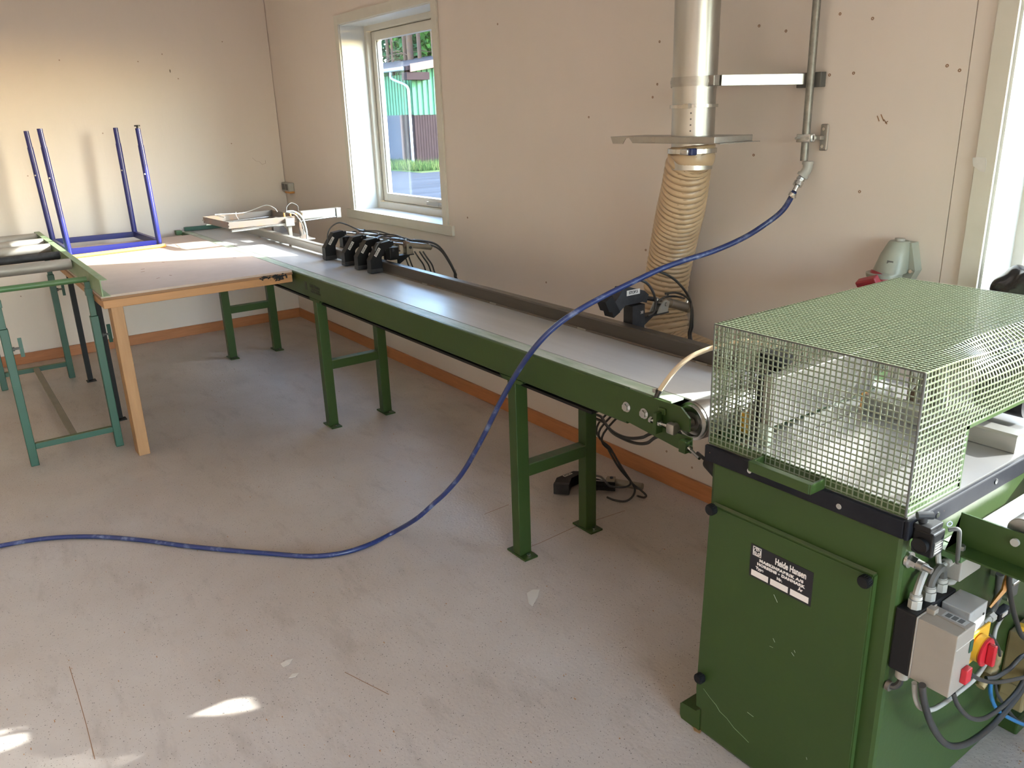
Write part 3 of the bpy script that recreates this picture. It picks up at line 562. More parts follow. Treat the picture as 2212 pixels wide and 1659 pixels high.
MB().ring(hp[0] + (hp[1] - hp[0]) * .15, (hp[1] - hp[0]), .009, .0135, .014, 16).box(hp[0].x + .002, hp[0].x + .016, hp[0].y - .02, hp[0].y - .008, hp[0].z - .022, hp[0].z - .012, .002).build('hose_clamp', 'steel', bh)

# ------------------------------------------------------------------ sockets on the wall
ds = thing('double_socket', 'small double wall socket in the far corner', 'socket', (.13, -.03, 1.17))
MB().box(.035, .20, -.050, 0, 1.132, 1.205, .006).build('socket_body', 'grey', ds)
for x in (.045, .118): MB().box(x, x + .058, -.0515, -.048, 1.145, 1.195, .003).build('socket_face', 'greydark', ds)
MB().box(.10, .20, -.048, -.002, 1.118, 1.133, .001).build('socket_base', 'orange', ds)
ce = thing('industrial_socket', 'grey industrial wall socket with red inlet, right above the mesh guard', 'socket', (5.55, -.06, 1.2))
def lathe(mb, rows, seg=28):
    R_ = [[mb.b.verts.new(Vector(c) + Vector((rx * math.cos(2 * PI * k / seg), ry * math.sin(2 * PI * k / seg), 0))) for k in range(seg)] for c, rx, ry in rows]
    for A, B in zip(R_, R_[1:]):
        for k in range(seg): mb.b.faces.new((A[k], A[(k + 1) % seg], B[(k + 1) % seg], B[k]))
    mb.b.faces.new(R_[0][::-1]); mb.b.faces.new(R_[-1]); mb.smooth = True; return mb
cx = 5.605
lathe(MB(), [((cx - .012, -.072, 1.150), .056, .052), ((cx - .012, -.072, 1.162), .058, .054), ((cx, -.058, 1.168), .055, .050), ((cx + .006, -.050, 1.225), .044, .044), ((cx + .012, -.042, 1.262), .034, .036), ((cx + .012, -.042, 1.268), .029, .030)]).build('housing', 'cee', ce)
MB().prism([(cx - .05, 1.14), (cx + .055, 1.13), (cx + .075, 1.175), (cx + .052, 1.264), (cx - .01, 1.264), (cx - .045, 1.18)], 'y', -.042, 0).build('back_box', 'cee', ce)
lathe(MB(), [((cx + .012, -.042, 1.268), .016, .015), ((cx + .012, -.042, 1.276), .016, .015), ((cx + .012, -.042, 1.2765), .010, .010)], 20).build('gland', 'grey', ce)
MB().cyl((cx + .066, -.056, 1.175), (cx + .066, -.036, 1.172), .006, 10).build('housing_screw', 'steel', ce)
MB().bar((cx + .008, -.098, 1.205), (cx + .026, -.092, 1.203), .004, .010).build('emblem', 'greydark', ce)
MB().cyl((cx - .012, -.075, 1.155), (cx - .030, -.105, 1.085), .043, 28).build('red_inlet', 'redcee', ce)
MB().box(-.035, .035, -.030, .0, -.05, .04, .004, mtx=Matrix.Translation((cx - .012, -.130, 1.125)) @ Matrix.Rotation(-.35, 4, 'Y') @ Matrix.Rotation(.4, 4, 'X')).build('flap_cover', 'redcee', ce)
# ------------------------------------------------------------------ black bag on the sill of window 2
BC = at(2216, 628, 'y', -.03); b = MB().sphere(BC, .075, 48, (1.25, .8, .95))
for v in b.b.verts:
    c = v.co; k = 1 + .10 * math.sin(c.x * 60 + c.z * 35) * math.sin(c.y * 50 + c.z * 20) + .05 * math.sin(c.x * 130 - c.z * 90)
    v.co = BC + (c - BC) * k; v.co.z = max(v.co.z, 1.067) if v.co.y > -.02 else v.co.z
tag(b.build('plastic_bag', 'blackbag'), 'crumpled black plastic bag at the window sill by the right edge', 'bag')
# ------------------------------------------------------------------ saw machine
MX0, MX1, MY0, MY1 = 5.785, 6.297, -1.123, -.28
sm = thing('crosscut_saw', 'green machine cabinet with black nameplate and a wire mesh guard on top', 'machine', (6.04, -.7, 0))
MB().box(MX0, MX1, MY0, MY1, 0, .852, .012).build('cabinet', 'green', sm)
ff = MB().prism([(5.716, .012), (5.722, 0), (5.79, 0), (5.79, .075), (5.776, .062), (5.722, .056), (5.716, .05)], 'y', -1.123, -.99).build('foot_flange', 'green', sm)
MB().cyl((5.755, -1.03, .056), (5.755, -1.03, .085), .008, 8).build('foot_bolt', 'steel', ff)
MB().box(6.29, 6.345, -.44, -.27, 0, .055, .006).build('foot_flange', 'green', sm)
dr = MB().prism([(5.803, .738), (6.253, .744), (6.253, .10), (5.790, .10), (5.790, .16)], 'y', -1.143, -1.1235); 
es = [e for e in dr.b.edges]; bmesh.ops.bevel(dr.b, geom=es, offset=.003, segments=2, affect='EDGES')
door = dr.build('cabinet_door', 'green', sm)
MB().prism([(5.806, .7385), (6.250, .7445), (6.250, .7452), (5.806, .7392)], 'y', -1.140, -1.1255).build('door_dust', 'greendust', door)
MB().prism([(5.80, .166), (5.95, .160), (6.05, .154), (6.17, .152), (6.17, .1535), (6.05, .157), (5.95, .163), (5.80, .168)], 'y', -1.1437, -1.143).build('paint_crease', 'greenpale', door) if False else None
random.seed(11)
for i in range(7):                                            # paint chips and scratches on the door
    x = 5.86 + .34 * random.random(); z = .15 + .5 * random.random(); a = random.uniform(-1.2, .2); L_ = random.choice((.006, .01, .02))
    MB().bar((x, -1.1433, z), (x + L_ * math.cos(a), -1.1433, z + L_ * math.sin(a)), .0004, .0009, up=(0, -1, 0)).build('scratch', 'greenworn', door)
crk = [(5.815, .175), (5.84, .160), (5.862, .150), (5.875, .138), (5.90, .132), (5.925, .118), (5.95, .112), (5.975, .105)]
for (a, b_) in zip(crk, crk[1:]): MB().bar((a[0], -1.1434, a[1]), (b_[0], -1.1434, b_[1]), .0004, .0012, up=(0, -1, 0)).build('scratch', 'greenpale', door)
def knob(x, z, y=-1.143):
    m = MB().cyl((x, y, z), (x, y - .012, z), .006, 10).cyl((x, y - .008, z), (x, y - .026, z), .0135, 24, bev=.002)
    for k in range(20):
        a = 2 * PI * k / 20; m.box(-.0010, .0010, -.022, -.009, .0128, .0148, mtx=Matrix.Translation((x, y, z)) @ Matrix.Rotation(a, 4, 'Y'))
    return m.build('door_knob', 'black', door)
for (u, v) in ((1533, 1102), (1865, 1258), (1508, 1467)): k_ = at(u, v, 'y', -1.165); knob(k_.x, k_.z)
# nameplate
a = at(1623, 1173, 'y', -1.1437); b_ = at(1748, 1310, 'y', -1.1437); px0, px1, pz0, pz1 = 5.928, 6.101, .586, .680
px0 = a.x; px1 = b_.x + .003; pz1 = a.z; pz0 = b_.z; pw = px1 - px0; ph = pz1 - pz0
npl = MB().box(px0, px1, -1.1440, -1.1430, pz0, pz1).build('nameplate', 'plateblack', door)
def nt(body, u, v, size, sx=1, bold=.0003, sp=1, align='CENTER'):
    text('lettering', body, size, (px0 + u * pw, -1.1443, pz1 - v * ph), (1, 0, 0), (0, 0, 1), 'platewhite', door, align, sx, bold, sp)
nt('Heide Hansen', .655, .20, .0235, .64, .0006)
nt('MASKINFABRIK A/S', .51, .40, .0098, 1.28, .0006, 1.18)
nt('HORSENS \u2022 DANMARK', .505, .525, .0098, 1.22, .0006, 1.12)
nt('Type', .17, .66, .0100, 1.1, .0005); nt('Nr.', .50, .67, .0100, 1.1, .0005); nt('\u00c5r', .83, .66, .0100, 1.1, .0005)
for k in range(3): MB().box(px0 + pw * (.035 + .322 * k), px0 + pw * (.035 + .322 * k + .285), -1.1445, -1.1440, pz0 + ph * .06, pz0 + ph * .235).build('name_field', 'platewhite', door)
lx, lz, ls = px0 + pw * .04, pz1 - ph * .31, ph * .27
for q in ((0, 0, 1, .07), (0, .93, 1, 1), (0, 0, .07, 1), (.93, 0, 1, 1)): MB().box(lx + ls * q[0], lx + ls * q[2], -1.1445, -1.144, lz + ls * q[1], lz + ls * q[3]).build('emblem_frame', 'platewhite', door)
for (u, v, r) in ((.28, .28, .17), (.72, .28, .17)): MB().ring((lx + ls * u, -1.1443, lz + ls * v), (0, 1, 0), ls * r * .45, ls * r, .0006, 16).build('emblem_ring', 'platewhite', door)
MB().ring((lx + ls * .5, -1.1443, lz + ls * .5), (0, 1, 0), ls * .36, ls * .42, .0006, 24).build('emblem_ring', 'platewhite', door)
for q in ((.36, .55, .44, .88), (.56, .55, .64, .88), (.36, .68, .64, .75)): MB().box(lx + ls * q[0], lx + ls * q[2], -1.1446, -1.144, lz + ls * q[1], lz + ls * q[3]).build('emblem_letter', 'platewhite', door)
# black edge strips and steel table
MB().box(5.770, 6.297, -1.134, -1.123, .848, .890, .003).build('edge_strip', 'blacktrim', sm)
MB().box(6.2975, 6.308, -1.134, -.28, .848, .892, .003).build('edge_strip', 'blacktrim', sm)
for x in (5.912, 6.152): MB().cyl((x, -1.1355, .867), (x, -1.1335, .867), .0065, 20).ring((x, -1.1358, .867), (0, 1, 0), .002, .0035, .001, 12).build('strip_screw', 'steel', sm)
for y in (-1.02, -.764, -.45): MB().cyl((6.3075, y, .872), (6.3095, y, .872), .0065, 20).build('strip_screw', 'steel', sm)
MB().box(5.775, 5.884, -1.122, -.28, .853, .895).box(5.888, 6.297, -1.122, -.28, .853, .895).box(5.884, 5.888, -1.122, -1.03, .853, .895).box(5.884, 5.888, -.64, -.28, .853, .895).box(5.884, 5.888, -1.03, -.64, .853, .885).build('saw_table', 'plate', sm)
MB().box(5.884, 5.888, -.98, -.80, .8853, .8862).build('slot_rust', 'rust', sm)
# black rubber buffer between conveyor and machine
MB().cyl((5.70, -1.06, .805 - .03), (5.772, -1.085, .775), .016, 20, bev=.003).cyl((5.64, -.99, .776), (5.70, -1.045, .776), .005, 8).build('buffer', 'black', sm) if False else MB().cyl((5.642, -1.012, .790), (5.70, -1.03, .785), .005, 8).cyl((5.70, -1.03, .785), (5.775, -1.07, .785), .018, 20).build('buffer', 'black', sm)
# tall grey guard over the saw blade
gd = MB().box(5.868, 5.898, -1.045, -.60, .952, 1.078, .002)
gd.build('blade_guard', 'steeldull', sm)
MB().box(5.835, 5.868, -1.035, -.97, .945, 1.068, .003).build('guard_head', 'black', sm)
MB().box(5.862, 5.888, -1.045, -1.02, .896, .955, .002).build('guard_foot', 'greenworn', sm)
MB().box(5.836, 5.853, -1.04, -1.015, .896, .95, .002).build('guard_post', 'greydark', sm)
MB().cyl((5.805, -.92, 1.02), (5.805, -.92, 1.075), .02, 16).cyl((5.805, -.92, 1.072), (5.805, -.92, 1.10), .046, 24, bev=.008).build('clamp_knob', 'black', sm)
MB().box(5.790, 5.796, -1.10, -.45, .896, .925, .001).box(5.796, 5.82, -1.10, -.45, .896, .900).build('inner_angle', 'green', sm)
for k in range(4): MB().box(5.792 + .004 * k, 5.81 + .004 * k, -1.03 + k * .028, -1.015 + k * .028, .9, .96 + .02 * (k % 2), .003).build('hose_bundle_clip', 'grey' if k % 2 else 'yellow', sm)
# aluminium fence across the table
MB().prism([(-.632, .896), (-.632, .936), (-.628, .941), (-.585, .941), (-.58, .936), (-.58, .896)], 'x', 5.885, 6.285).build('table_fence', 'alu', sm)
MB().box(5.885, 5.888, -.634, -.60, .896, .95).build('fence_end', 'orange', sm)
MB().box(5.94, 6.29, -.56, -.36, .896, .90).build('rear_plate', 'plate', sm)
for x in (6.0, 6.05): MB().cyl((x, -.53, .90), (x, -.53, 1.05), .013, 16).build('guide_column', 'steel', sm)
MB().box(5.94, 6.03, -.50, -.44, .90, 1.03, .004).build('motor_mount', 'rust', sm)
MB().box(6.06, 6.25, -.50, -.36, 1.03, 1.10, .006).cyl((6.1, -.42, .96), (6.22, -.42, .96), .045, 24).build('saw_motor', 'black', sm)
MB().tube(smooth_path([(5.945, -.58, .99), (5.95, -.575, 1.03), (5.98, -.575, 1.035), (6.0, -.575, 1.0), (5.985, -.575, .965)], 6), .006, 8).build('clamp_lever', 'grey', sm)
# mesh guard
CX0, CX1, CY0, CY1, CZ0, CZ1, PIT, WR = 5.781, 6.297, -1.131, -.325, .902, 1.206, .0134, .00115
cg = MB().box(CX0, CX1, CY0, CY0 + .003, .897, .921).box(CX1 - .003, CX1, CY0, -.917, .897, .921).box(CX0, CX0 + .003, CY0, CY1, .897, .921).box(CX1 - .003, CX1, -.925, -.912, .897, 1.05).box(CX1 - .003, CX1, -.925, CY1, 1.036, 1.052).build('mesh_guard', 'green', sm)
def dent(p):                                                   # the guard's right upper edge is pushed in
    y = p.y; s_ = math.exp(-((y + .78) / .16) ** 2) * .022 + (.012 if y > -.78 else .012 * math.exp(-((y + .78) / .1) ** 2))
    dx = -s_ * math.exp(-((CZ1 - p.z) / .045) ** 2) * max(0, 1 - (CX1 - p.x) / .08)
    dz = -s_ * .9 * max(0, 1 - (CX1 - p.x) / .05) * math.exp(-((CZ1 - p.z) / .03) ** 2)
    bul = .012 * math.exp(-((p.z - 1.12) / .05) ** 2) * math.exp(-((y + .75) / .25) ** 2) * (1 if p.x > CX1 - .01 else 0)
    return Vector((p.x + dx + bul, p.y, p.z + dz))
def wire(mb, a, b_, n=1, f=None):
    a = Vector(a); b_ = Vector(b_); pts = [a.lerp(b_, i / n) for i in range(n + 1)]
    if f: pts = [f(p) for p in pts]
    mb.tube(pts, .0020, 4, square=True, rot=PI / 4)
nx = round((CX1 - CX0) / PIT); ny = round((CY1 - CY0) / PIT); nz = round((CZ1 - CZ0) / PIT)
fr_ = MB(); tp_ = MB(); rt = MB(); lf = MB(); rr_ = MB()
gx = lambda i: CX0 + (CX1 - CX0) * i / nx; gy = lambda i: CY0 + (CY1 - CY0) * i / ny; gz = lambda i: CZ0 + (CZ1 - CZ0) * i / nz
for i in range(nx + 1):
    wire(fr_, (gx(i), CY0, .90), (gx(i), CY0, CZ1)); wire(rr_, (gx(i), CY1, 1.04), (gx(i), CY1, CZ1)); wire(tp_, (gx(i), CY0, CZ1), (gx(i), CY1, CZ1), 12 if i > nx - 8 else 1, dent if i > nx - 8 else None)
for i in range(nz + 1):
    z = gz(i); wire(fr_, (CX0, CY0 + .0012, z), (CX1, CY0 + .0012, z)); wire(lf, (CX0, CY0, z), (CX0, CY1, z))
    wire(rt, (CX1, CY0, z), (CX1, CY1 if z > 1.04 else -.92, z), 24, dent)
    if z > 1.04: wire(rr_, (CX0, CY1, z), (CX1, CY1, z))
for i in range(ny + 1):
    y = gy(i); wire(tp_, (CX0, y, CZ1 + .0012), (CX1, y, CZ1 + .0012), 10, dent); wire(lf, (CX0 + .0012, y, .90), (CX0 + .0012, y, CZ1))
    wire(rt, (CX1 - .0012, y, .90 if y < -.92 else 1.045), (CX1 - .0012, y, CZ1), 10, dent)
for nme, q in (('front_mesh', fr_), ('top_mesh', tp_), ('side_mesh', rt), ('side_mesh', lf), ('rear_mesh', rr_)): q.build(nme, 'wire', cg)
MB().cyl((CX0, CY0, .90), (CX0, CY0, CZ1), .0022, 8).cyl((CX1, CY0, .90), (CX1, CY0, CZ1), .0028, 8).cyl((CX0, CY0, CZ1), (CX1, CY0, CZ1), .0022, 8).build('mesh_edge', 'greydark', cg)
h = MB(); h.box(5.948, 6.108, -1.186, -1.182, .894, .918, .0015).box(5.944, 5.950, -1.184, -1.132, .894, .918, .001).box(6.106, 6.112, -1.184, -1.132, .894, .918, .001).box(5.948, 6.108, -1.184, -1.168, .914, .918, .001).build('guard_handle', 'green', cg)

# ------------------------------------------------------------------ things mounted on the machine's right side
ls_ = thing('limit_switch', 'black plastic limit switch on the cabinet corner below the mesh guard', 'switch', (6.33, -1.10, .85))
MB().box(6.309, 6.352, -1.118, -1.072, .822, .876, .003).build('switch_body', 'black', ls_)
MB().box(6.309, 6.345, -1.120, -1.07, .876, .888, .002).build('switch_head', 'black', ls_)
MB().cyl((6.318, -1.10, .888), (6.318, -1.10, .900), .009, 14).cyl((6.31, -1.112, .902), (6.33, -1.088, .902), .008, 14).build('roller_lever', 'blackdust', ls_)
MB().cyl((6.330, -1.128, .846), (6.330, -1.118, .846), .016, 24).ring((6.330, -1.128, .846), (0, 1, 0), .0135, .0165, .003, 24).build('cable_entry', 'black', ls_)
MB().box(6.3525, 6.353, -1.112, -1.078, .828, .856).build('type_label', 'greydark', ls_)
for k in range(4): MB().box(6.353, 6.3534, -1.108, -1.085 + .004 * (k % 2), .831 + k * .006, .8325 + k * .006).build('worn_print', 'label', ls_)
MB().ring((6.356, -1.07, .888), (.8, -.5, 0), .004, .0065, .0015, 16).build('lead_seal', 'steel', ls_)
sh = thing('shaft_stub', 'bright steel shaft end with hex nut sticking out of the cabinet', 'shaft', (6.30, -1.098, .79))
MB().cyl((6.2975, -1.098, .790), (6.303, -1.098, .790), .018, 24).build('washer', 'steel', sh); MB().cyl((6.303, -1.098, .790), (6.318, -1.098, .788), .013, 6).build('hex_nut', 'steel', sh)
MB().cyl((6.318, -1.098, .788), (6.331, -1.098, .787), .0105, 24).cyl((6.331, -1.098, .787), (6.349, -1.098, .785), .0065, 20).build('shaft', 'steeldull', sh)

sb = thing('starter_box', 'beige motor starter box with red stop button on black base', 'switch box', (6.34, -1.08, .6))
MB().box(6.297, 6.343, -1.121, -.955, .531, .684, .004).build('black_base', 'black', sb)
cv1 = MB().box(6.345, 6.428, -1.120, -1.046, .532, .681, .002).build('box_cover', 'boxgrey', sb)
MB().box(6.343, 6.346, -1.122, -1.044, .530, .683, .001).build('cover_rim', 'boxgrey', sb)
MB().box(6.345, 6.362, -1.088, -1.070, .681, .693, .001).bar((6.362, -1.080, .682), (6.425, -1.084, .682), .003, .003).build('cover_latch', 'boxgrey', sb)
MB().box(6.37, 6.418, -1.074, -1.052, .681, .6814).build('type_label', 'boxlight', sb)
for k in range(3): MB().box(6.375 + k * .013, 6.385 + k * .013, -1.071, -1.055, .6814, .6816).build('worn_print', 'greydark', sb)
MB().box(6.428, 6.4286, -1.118, -1.048, .646, .6475).build('front_line', 'label', sb)
MB().box(6.4285, 6.430, -1.062, -1.048, .616, .645, .001).build('start_button', 'greenblue', sb)
MB().box(6.428, 6.441, -1.082, -1.058, .553, .587, .002).build('stop_button', 'red', sb)
for (gx_, gy_) in ((6.322, -1.092), (6.324, -1.040), (6.322, -.988)):
    MB().cyl((gx_, gy_, .684), (gx_, gy_, .704), .0145, 8).cyl((gx_, gy_, .704), (gx_, gy_, .716), .0125, 20, bev=.002).build('cable_gland', 'grey', sb)
cable('cable', [(6.322, -1.092, .71), (6.322, -1.089, .724), (6.318, -1.072, .740), (6.312, -1.05, .747), (6.304, -1.03, .750)], .0085, 'grey', sb)
cable('cable', [(6.324, -1.040, .71), (6.324, -1.038, .727), (6.325, -1.028, .742), (6.325, -1.013, .748), (6.324, -.998, .741), (6.322, -.988, .722), (6.322, -.988, .71)], .0098, 'greydark', sb)
MB().sphere((6.322, -.945, .69), .012, 12, (1, 1.6, .7)).build('earth_clip', 'grey', sb)
MB().cyl((6.318, -1.095, .505), (6.318, -1.095, .532), .014, 12).build('lower_gland', 'grey', sb)
cable('cable', [(6.318, -1.095, .51), (6.318, -1.100, .492), (6.312, -1.108, .482), (6.300, -1.112, .480)], .007, 'rubber', sb)
MB().cyl((6.297, -1.112, .480), (6.306, -1.112, .480), .012, 16).build('lower_gland', 'rust', sb)
s2 = thing('isolator_box', 'light grey isolator box with yellow and red rotary handle', 'switch box', (6.38, -.98, .6))
MB().box(6.3445, 6.404, -1.022, -.945, .54, .681, .002).build('box_cover', 'boxlight', s2)
MB().box(6.404, 6.410, -1.008, -.925, .548, .622, .002).build('yellow_plate', 'yellow', s2)
MB().cyl((6.410, -.980, .585), (6.428, -.980, .585), .031, 36, bev=.003).build('yellow_collar', 'yellow', s2)
hd = MB().cyl((6.428, -.980, .582), (6.433, -.980, .582), .0325, 36, bev=.001).build('rotary_handle', 'red', s2)
MB().box(6.433, 6.450, -.986, -.974, .556, .606, .003).build('handle_grip', 'red', hd)
MB().cyl((6.4045, -.96, .655), (6.406, -.96, .655), .003, 10).build('cover_screw', 'greydark', s2)
b3 = thing('junction_box', 'grey junction box under the angle rail behind the limit switch', 'box', (6.33, -.87, .73))
MB().box(6.297, 6.345, -.955, -.86, .700, .785, .003).build('box_body', 'grey', b3)
MB().cyl((6.318, -.975, .742), (6.318, -.955, .742), .011, 10).build('cable_gland', 'grey', b3)
cable('cable', [(6.318, -.975, .742), (6.318, -1.0, .748), (6.316, -1.01, .78), (6.318, -1.03, .82), (6.325, -1.06, .845)], .006, 'grey', b3)
MB().tube(smooth_path([(6.352, -1.062, .87), (6.366, -1.05, .872), (6.368, -1.045, .85), (6.360, -1.02, .80), (6.345, -.98, .76)], 6), .0045, 10).build('cable', 'greydark', b3)
# cables that hang beside and below the boxes
def hang(name, px_, r, m, lab, cat='cable', grp=None):
    P_ = [at(*q) for q in px_]
    if px_[-1][0] >= 2200: P_ += [Vector((6.42, P_[-1].y + .10, P_[-1].z - .05)), Vector((6.46, P_[-1].y + .16, P_[-1].z * .5)), Vector((6.48, P_[-1].y + .18, .012))]
    o = MB().tube(smooth_path(P_, 8), r, 12).build(name, m); return tag(o, lab, cat, grp)
hang('cable', [(1975, 1475, 'x', 6.36), (1978, 1510, 'x', 6.36), (1990, 1530, 'x', 6.36), (2020, 1530, 'x', 6.37), (2070, 1495, 'x', 6.37), (2110, 1460, 'x', 6.37), (2140, 1410, 'x', 6.36), (2150, 1360, 'x', 6.34), (2165, 1330, 'x', 6.33)], .0055, 'grey', 'grey cable looping from the starter box to the rear')
hang('cable', [(1992, 1480, 'x', 6.38), (1995, 1510, 'x', 6.38), (2010, 1560, 'x', 6.38), (2035, 1600, 'x', 6.38), (2062, 1612, 'x', 6.38), (2100, 1600, 'x', 6.375), (2150, 1560, 'x', 6.37), (2200, 1500, 'x', 6.37), (2240, 1440, 'x', 6.37)], .0078, 'rubber', 'thick black cable hanging lowest below the starter box')
hang('cable', [(2058, 1495, 'x', 6.40), (2070, 1525, 'x', 6.40), (2095, 1550, 'x', 6.40), (2125, 1552, 'x', 6.40), (2160, 1530, 'x', 6.40), (2195, 1495, 'x', 6.40), (2240, 1430, 'x', 6.40)], .0055, 'rubber', 'black cable in the upper loop below the starter box')
hang('cable', [(2096, 1455, 'x', 6.43), (2115, 1467, 'x', 6.43), (2145, 1474, 'x', 6.43), (2180, 1470, 'x', 6.43), (2235, 1458, 'x', 6.43)], .0045, 'rubber', 'thin black cable leaving the red stop button to the right')
hang('cable', [(2134, 1368, 'x', 6.40), (2150, 1385, 'x', 6.39), (2158, 1402, 'x', 6.38), (2160, 1416, 'x', 6.37)], .0035, 'rubber', 'short thin black cable behind the rotary handle')
hang('cable', [(2183, 1225, 'x', 6.38), (2180, 1260, 'x', 6.38), (2185, 1300, 'x', 6.38), (2195, 1340, 'x', 6.38), (2215, 1380, 'x', 6.38)], .006, 'rubber', 'black hose hanging from the angle rail at the right edge')
hang('air_tube', [(2140, 1470, 'x', 6.36), (2140, 1500, 'x', 6.36), (2152, 1530, 'x', 6.36), (2175, 1548, 'x', 6.37), (2225, 1570, 'x', 6.38)], .0052, 'bluetube', 'blue air tube curving below the pump', 'tube')
hang('cable', [(2150, 1475, 'x', 6.35), (2155, 1500, 'x', 6.35), (2175, 1530, 'x', 6.36), (2205, 1560, 'x', 6.37)], .004, 'rubber', 'thin black cable crossing the blue air tube')
hang('cable', [(2130, 1465, 'x', 6.37), (2150, 1463, 'x', 6.38), (2180, 1445, 'x', 6.39), (2215, 1415, 'x', 6.40)], .0055, 'rubber', 'black cable rising to the right in front of the pump')
hang('cable', [(2160, 1240, 'x', 6.33), (2155, 1290, 'x', 6.33), (2140, 1320, 'x', 6.33), (2120, 1330, 'x', 6.32)], .009, 'greydark', 'dark grey cable beside the wooden strap at the right')
tag(MB().tube([at(2183, 1228, 'x', 6.37), at(2173, 1255, 'x', 6.37), at(2168, 1275, 'x', 6.37), at(2138, 1312, 'x', 6.36)], .0045, 4, radii=[.0045, .006, .006, .003]).build('strap', 'orange'), 'torn orange strap hanging below the angle rail', 'strap')
lv = thing('air_valve', 'black and silver air valve block at the right edge under the rail', 'valve', at(2180, 1310, 'x', 6.32))
def vbox(u0, v0, u1, v1, x_, nme, m, dx=.02):
    a = at(u0, v0, 'x', x_); c = at(u1, v1, 'x', x_); MB().box(x_ - dx, x_, min(a.y, c.y), max(a.y, c.y), min(a.z, c.z), max(a.z, c.z), .002).build(nme, m, lv)
vbox(2158, 1345, 2186, 1310, 6.345, 'valve_body', 'black', .02); vbox(2165, 1335, 2178, 1318, 6.3465, 'valve_label', 'label', .002)
a = at(2145, 1330, 'x', 6.34); MB().cyl(a + Vector((0, -.0, 0)), a + Vector((0, -.05, .0)), .008, 12).cyl(a, a + Vector((0, -.02, 0)), .011, 6).build('valve_fitting', 'grey', lv)
vbox(2176, 1300, 2205, 1245, 6.33, 'valve_body', 'greydark', .03)
for (u, v) in ((2163, 1240), (2192, 1238), (2170, 1285)): a = at(u, v, 'x', 6.32); MB().cyl(a - Vector((.02, 0, 0)), a + Vector((.012, 0, 0)), .012, 16).build('valve_fitting', 'steel', lv)
vbox(2190, 1268, 2208, 1250, 6.36, 'valve_lever', 'steel', .03)
pp = thing('oil_pump', 'tan coloured small pump with red and yellow caps at the lower right edge', 'pump', at(2178, 1505, 'y', -.50))
a = at(2145, 1505, 'y', -.50); c = at(2207, 1395, 'y', -.50)
MB().box(6.298, c.x + .03, -.50, -.40, a.z - .01, c.z + .03, .006).build('pump_body', 'tan', pp)
MB().box(6.305, 6.345, -.507, -.50, a.z + .03, a.z + .07, .003).build('pump_cover', 'tan', pp)
MB().cyl((6.355, -.455, c.z + .02), (6.355, -.455, c.z + .045), .026, 24).build('pump_neck', 'greydark', pp)
MB().cyl((6.355, -.455, c.z + .045), (6.355, -.455, c.z + .060), .022, 24, bev=.002).build('red_cap', 'red', pp)
MB().cyl((6.318, -.475, c.z + .02), (6.318, -.475, c.z + .045), .010, 8).build('yellow_cap', 'yellow', pp)
a = at(2153, 1425, 'x', 6.36); MB().cyl(a, a + Vector((0, -.07, -.045)), .011, 16).cyl(a + Vector((0, -.015, -.01)), a + Vector((0, -.04, -.026)), .015, 10).cyl(a + Vector((0, 0, -.01)), a + Vector((0, 0, .025)), .010, 12).build('elbow_fitting', 'tan', pp)

# ------------------------------------------------------------------ outfeed roller conveyor
of = thing('outfeed_conveyor', 'green angle rail of the outfeed roller track at the right edge', 'conveyor', (6.9, -.7, .8))
MB().prism([(-.952, .862), (-.948, .862), (-.948, .790), (-1.0, .790), (-1.0, .786), (-.952, .786)], 'x', 6.325, 8.2).build('front_angle', 'green', of)
MB().prism([(-.50, .862), (-.504, .862), (-.504, .790), (-.46, .790), (-.46, .786), (-.50, .786)], 'x', 6.325, 8.2).build('rear_angle', 'green', of)
for k in range(14):
    x = 6.437 + k * .13; r_ = MB().cyl((x, -.935, .858), (x, -.515, .858), .0275, 28, bev=.002).build('roller', 'steeldull', of); MB().cyl((x, -.958, .84), (x, -.948, .84), .0085, 16).build('axle_end', 'grey', of)
MB().cyl((6.345, -.975, .790), (6.345, -.975, .800), .009, 6).build('rail_bolt', 'steeldull', of); MB().box(6.297, 6.36, -.998, -.955, .770, .786, .002).prism([(6.297, .786), (6.36, .786), (6.297, .70)], 'y', -.962, -.955).build('rail_bracket', 'greenmid', of)
for x in (7.9,):
    for y in (-.95, -.50): MB().box(x - .02, x + .02, y - .02, y + .02, 0, .786, .002).build('leg', 'green', of)
MB().box(6.32, 6.50, -.90, -.55, .80, .803).build('catch_plate', 'plate', of)

# ------------------------------------------------------------------ white air line with blow nozzle over the belt
wa = thing('blow_hose', 'short cream air tube with black nozzle resting over the belt end', 'hose', (5.45, -.93, .9))
hpts = [at(1424, 845, 'y', -.945), at(1440, 822, 'y', -.93), at(1462, 795, 'y', -.90), at(1490, 772, 'y', -.86), at(1520, 758, 'y', -.82), at(1545, 750, 'y', -.79), at(1600, 738, 'y', -.75), at(1680, 745, 'y', -.72)]
MB().tube(smooth_path(hpts, 8), .0075, 14).build('hose', 'hosewhite', wa)
e0 = Vector(hpts[0]); e1 = at(1417, 860, 'y', -.952); MB().cyl(e0, e1, .0085, 16).ring(e0, e1 - e0, .008, .0105, .008, 16).build('barbed_fitting', 'rubber', wa)
MB().box(e0.x - .018, e0.x - .004, e0.y - .012, e0.y, e0.z - .006, e0.z + .006, .002).build('hose_clamp', 'steeldull', wa)

